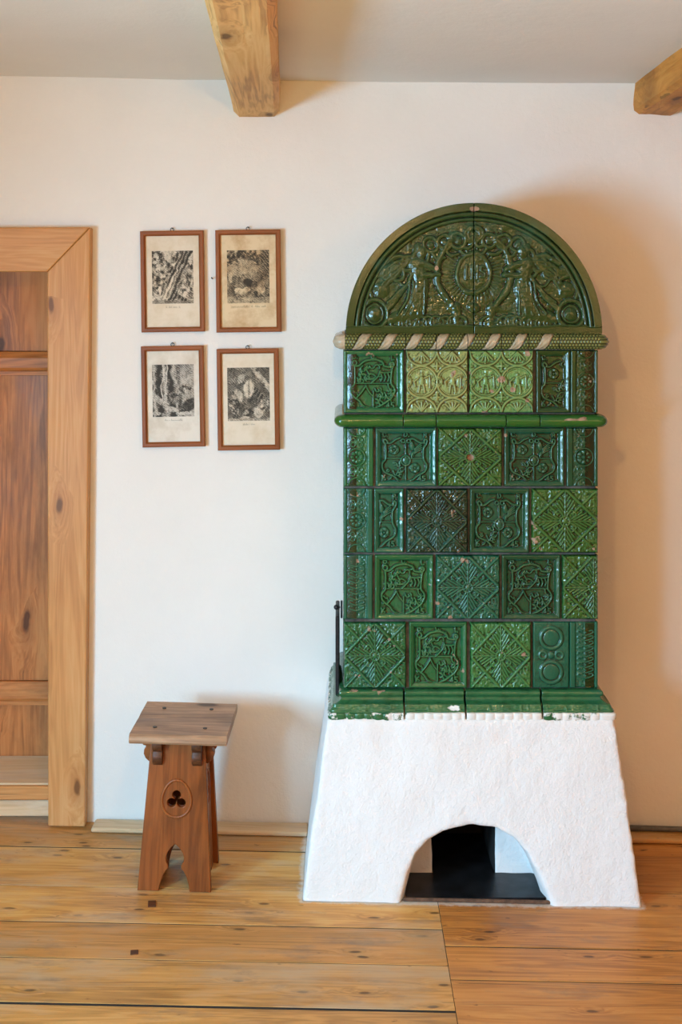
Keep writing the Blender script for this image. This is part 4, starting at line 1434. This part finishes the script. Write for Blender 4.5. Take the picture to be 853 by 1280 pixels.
def engraving(kind, a, b):
    """Darkness 0..1 on the unit plate (a right, b up): invented woodland scenes in engraver's hatching."""
    wa = .06 * (fbm(a * 6, b * 7, 4, 80 + kind) - .5) + .03 * (fbm(a * 18, b * 20, 3, 84) - .5); wb = .06 * (fbm(a * 6, b * 7, 4, 88 + kind) - .5) + .03 * (fbm(a * 18, b * 20, 3, 92) - .5)
    a0, b0 = a, b
    a, b = a + wa, b + wb
    n = fbm(a * 9, b * 11, 4, 60 + kind); fo = fbm(a * 18, b * 20, 3, 70 + kind)
    D = .50 + .55 * (n - .5)
    def put(mask, val):
        nonlocal D
        D = D * (1 - mask) + val * mask
    if kind == 0:      # a great leaning tree
        D = .42 + 1.6 * (fo - .5) + .25 * (b - .5)
        put(np.clip((fbm(a * 6, b * 6, 3, 5) - .55) * 8, 0, 1) * (b > .5), .15)
        put(blob(a, b, .56, .72, .13, .06), .05)
        for (p0, p1, w0, w1, v) in (((.36, .12), (.78, .86), .20, .13, .62), ((.30, .12), (.62, .62), .10, .04, .18), ((.55, .62), (.20, .92), .05, .03, .75), ((.78, .84), (.95, 1.0), .10, .05, .8), ((.60, .14), (.86, .04), .07, .04, .75), ((.52, .2), (.44, .02), .07, .05, .7)):
            d = seg(a, b, p0, p1); t = np.clip(((a - p0[0]) * (p1[0] - p0[0]) + (b - p0[1]) * (p1[1] - p0[1])) / ((p1[0] - p0[0]) ** 2 + (p1[1] - p0[1]) ** 2), 0, 1)
            m = np.clip((w0 + (w1 - w0) * t - d) / .03, 0, 1) * .9
            put(m, v + .30 * np.sin((a * .87 - b * .5) * 75 + 4 * n))
        put(blob(a, b, .84, .42, .16, .18), .20 + 1.5 * (fo - .4)); put(blob(a, b, .22, .11, .15, .06), .12 + .9 * (fo - .5)); put(blob(a, b, .10, .15, .10, .05), .2)
        put((b < .06) * 1.0, .25 + .4 * n)
    elif kind == 1:    # beasts lying before a rock
        D = .55 + .8 * (n - .5)
        put((b > .72) * 1.0, .45 + 1.5 * (fo - .45)); put(blob(a, b, .50, .66, .30, .18, -.5), .30 + .5 * (n - .4)); put(blob(a, b, .12, .62, .12, .14, -.6), .28)
        put(np.clip((a - .62 - (1 - b) * .5) * 9, 0, 1) * (b > .55), .62 + .2 * np.sin((a + b) * 90))
        put(np.clip((.86 - a - .0) * 9, 0, 1) * (b > .93) * (a > .7), .1)
        put(blob(a, b, .45, .46, .14, .10, .3), .42); put(blob(a, b, .08, .50, .06, .12), .2); put(blob(a, b, .48, .40, .12, .08), .88)
        put(blob(a, b, .30, .23, .15, .07, -.15), .10 + .5 * (fo - .4)); put(blob(a, b, .46, .26, .10, .06), .22 + .9 * (fo - .45)); put(blob(a, b, .78, .24, .13, .10, .3), .14 + .8 * (fo - .45)); put(blob(a, b, .68, .18, .06, .06), .75)
        put((b < .12) * 1.0, .30 + .5 * (n - .4))
    elif kind == 2:    # folded cliffs, a beast in the grass
        D = .60 + .35 * np.sin(a * 24 + 5 * n + b * 2)
        put(np.clip((a - .60 + (b - .5) * .1) * 8, 0, 1), .26 + .3 * (n - .4) + .35 * np.clip(b - .75 + (1 - a) * .3, 0, 1))
        put(np.clip((b - .86 + (a - .6) * -.35) * 9, 0, 1) * (a > .58), .55)
        for k in range(3): put(blob(a, b, .70 + .08 * k, .56 - .07 * (k % 2), .09, .09), .30 + 1.6 * (fo - .42))
        for xx in (.24, .34): put(np.clip((.018 - np.abs(a - xx - .03 * np.sin(b * 9))) / .01, 0, 1) * (b > .3), .12)
        put(blob(a, b, .48, .36, .18, .12), .55 + 1.3 * (fo - .45)); put(blob(a, b, .12, .32, .2, .07, -.4), .2 + .7 * (fo - .4))
        put(blob(a, b, .88, .22, .22, .13, .5), .78 + .4 * (fo - .5)); put(blob(a, b, .44, .15, .20, .07, -.2), .10 + .7 * (fo - .4)); put(blob(a, b, .75, .07, .2, .04), .15); put(blob(a, b, .1, .07, .12, .05), .28)
    else:              # a cave mouth with a sleeping beast
        D = .62 + .4 * (n - .5)
        put(np.clip((.10 - np.abs((a - .35) * .8 + (b - .8))) / .04, 0, 1) * (a > .3), .75 + .2 * np.sin((a - b) * 60))
        put(np.clip((.09 - np.abs((a - .60) * 1.0 + (b - .93) * 1.0 - .08)) / .04, 0, 1), .2 + .5 * (n - .4)); put(blob(a, b, .85, .95, .2, .05), .7)
        put(blob(a, b, .32, .78, .13, .08, .7), .32); put(blob(a, b, .50, .60, .15, .19, -.2), .10 + .45 * np.clip(np.sin(a * 40) - .3, 0, 1)); put(blob(a, b, .26, .48, .10, .15, .6), .08 + .3 * n)
        put(blob(a, b, .62, .40, .10, .07), .75); put(blob(a, b, .85, .32, .15, .16), .4 + 1.5 * (fo - .45)); put(blob(a, b, .16, .32, .15, .2), .42 + 1.6 * (fo - .45))
        put(blob(a, b, .72, .16, .14, .11, -.4), .06 + .3 * n); put(blob(a, b, .48, .16, .16, .09, .4), .55 + 1.2 * (fo - .45)); put(blob(a, b, .40, .06, .14, .03), .2); put((b < .04) * 1.0, .3)
    a, b = a0, b0
    hatch = .5 + .5 * np.sin((a * .8 + b * 1.25) * 120 + 14 * n)
    fo = ridged(a * 22, b * 24, 3, 77)
    D = np.clip(D, .02, .98)
    D = np.clip(D + .42 * (hatch - .5) * (1 - np.abs(2 * D - 1)) + .12 * (rng.random(a.shape) - .5) + .42 * (.62 - fo), .02, .97)
    return np.clip(1 - (1 - D) ** 1.9, .02, .96)


def print_plate(w, h, fun, nx, nz):
    xs = np.linspace(-w / 2, w / 2, nx); zs = np.linspace(-h / 2, h / 2, nz)
    gx, gz = np.meshgrid(xs, zs, indexing='ij')
    ink = fun(gx / w + .5, gz / h + .5)
    return quads_mesh(np.stack([gx, np.zeros(gx.shape), gz], -1).reshape(-1, 3), grid_quads(nx, nz), True, {'ink': ink})


def caption(seed):
    r = random.Random(seed)
    def f(a, b):
        d = np.full(a.shape, 9.0)
        x = .02
        while x < .95:
            if r.random() < .18: x += .05; continue
            up = r.choice((.45, .5, .95)); wv = r.uniform(.03, .06)
            pts = [(x, .3), (x + wv * .5, .3 + up * .55), (x + wv * .6, .25), (x + wv, .35)]
            d = np.minimum(d, pdist(a * 1.0, b * .22, [(p[0], p[1] * .22) for p in pts])); x += wv
        return np.clip(1 - d / .010, 0, 1) * .62
    return f


def frame_side(L, wd, dp):
    """Mitred moulding along local X: outer edge at z=0, inner edge at z=-wd."""
    prof = [(0, 0), (-dp, 0.0), (-dp - .0012, -.003), (-dp - .0012, -wd + .005), (-dp + .003, -wd), (0, -wd)]
    V = []
    for s in (-1, 1):
        for (y, z) in prof: V.append((s * (L / 2 + z), y, z))
    n = len(prof)
    Fc = [(i, n + i, n + (i + 1) % n, (i + 1) % n) for i in range(n)] + [tuple(range(n)), tuple(range(2 * n - 1, n - 1, -1))]
    me = mesh_from(V, Fc)
    bm = bmesh.new(); bm.from_mesh(me); bmesh.ops.recalc_face_normals(bm, faces=bm.faces); bm.to_mesh(me); bm.free()
    return me


def picture(corners, eng, capw, kind, mat, label):
    YW = -0.012
    c = [Vector((X(p[0], YW), 0, Z(p[1], YW))) for p in corners]       # TL TR BR BL
    ctr = sum(c, Vector()) / 4
    W = ((c[1] - c[0]).length + (c[2] - c[3]).length) / 2; Hh = ((c[3] - c[0]).length + (c[2] - c[1]).length) / 2
    up = ((c[0] + c[1]) - (c[2] + c[3])); tilt = math.atan2(up.x, up.z)
    root = empty('framed_print', (ctr.x, -0.006, ctr.z), (0, tilt, 0))
    tag(root, label, 'picture', 'four framed engravings between door and stove')
    fw, dp = .0158, .016
    for (L, loc, ry) in ((W, (0, 0, Hh / 2), 0), (W, (0, 0, -Hh / 2), math.pi), (Hh, (W / 2, 0, 0), math.pi / 2), (Hh, (-W / 2, 0, 0), -math.pi / 2)):
        link('frame_side', frame_side(L, fw, dp), M['frame'], root, loc, (0, ry, 0))
    sheet = link('print_sheet', cbox(W - 2 * fw + .006, .003, Hh - 2 * fw + .006, .0005), mat, root, (0, -.006, 0))
    Ri = Matrix.Rotation(-tilt, 3, 'Y')
    e0 = Vector((X(eng[0], YW), 0, Z(eng[3], YW))); e1 = Vector((X(eng[2], YW), 0, Z(eng[1], YW)))
    ec = Ri @ ((e0 + e1) / 2 - ctr)
    ew, eh = e1.x - e0.x, e1.z - e0.z
    link('engraving', print_plate(ew, eh, lambda a, b: engraving(kind, a, b), 118, 150), mat, sheet, (ec.x, -.0019, ec.z))
    cw = ew * capw
    link('caption', print_plate(cw, .012, caption(kind + 3), 90, 16), mat, sheet, (ec.x, -.0019, ec.z - eh / 2 - .0105))
    # plate mark border
    rg = ring_mesh([(math.cos(2 * math.pi * k / 16) * .0055, math.sin(2 * math.pi * k / 16) * .0055) for k in range(16)], .0011, 1, 6)
    rg.transform(Matrix.Rotation(math.radians(90), 4, 'X'))
    link('hanging_ring', rg, M['nail'], root, (W * .0, -.004, Hh / 2 + .0045))
    link('nail', rod((0, .008, 0), (0, -.010, .002), .0016), M['nail'], root, (0, 0, Hh / 2 + .0075))
    return root


picture([(175.6, 289.2), (254.8, 288.3), (256.4, 414.6), (177.7, 415.3)], (190.3, 313.6, 241.9, 379.5), .36, 0, M['paper_a'],
        'framed engraving of a leaning tree, upper left of the four prints')
picture([(269.3, 288.0), (350.9, 287.1), (352.1, 414.6), (271.2, 415.8)], (284.1, 312.7, 336.9, 379.0), .85, 1, M['paper_b'],
        'framed engraving on yellowed foxed paper, upper right of the four prints')
picture([(176.7, 432.9), (254.8, 432.0), (256.9, 557.8), (179.0, 558.8)], (190.8, 455.6, 242.8, 520.8), .45, 2, M['paper_c'],
        'framed engraving of tall draped cliffs, lower left of the four prints')
picture([(271.0, 436.0), (348.6, 435.5), (350.2, 562.0), (272.9, 562.5)], (284.6, 459.4, 337.3, 526.0), .30, 3, M['paper_a'],
        'framed engraving of a rocky cave mouth, lower right of the four prints')

# ------------------------------------------------------------------ small things
nl = link('wall_nail', rod((0, .006, 0), (-.002, -.016, .003), .0022), M['nail'], None, (X(266, -.005), -.004, Z(348.5, -.005)))
tag(nl, 'small bare nail in the wall between the two upper prints', 'nail')
# a grey cable lying on the skirting to the right of the stove
V, Fc = [], []
xs = np.linspace(0.80, XR - .02, 40)
for i, x in enumerate(xs):
    for k in range(8):
        a = 2 * math.pi * k / 8
        V.append((x, -.026 + .009 * math.cos(a) + .003 * math.sin(x * 9), floor_z(x) + .0255 + .009 * math.sin(a)))
for i in range(len(xs) - 1):
    for k in range(8): Fc.append((i * 8 + k, i * 8 + (k + 1) % 8, (i + 1) * 8 + (k + 1) % 8, (i + 1) * 8 + k))
Fc.append(tuple(range(7, -1, -1))); Fc.append(tuple((len(xs) - 1) * 8 + k for k in range(8)))
tag(link('cable', mesh_from(V, Fc, True), M['cable']), 'thick grey cable along the wall foot right of the stove', 'cable')
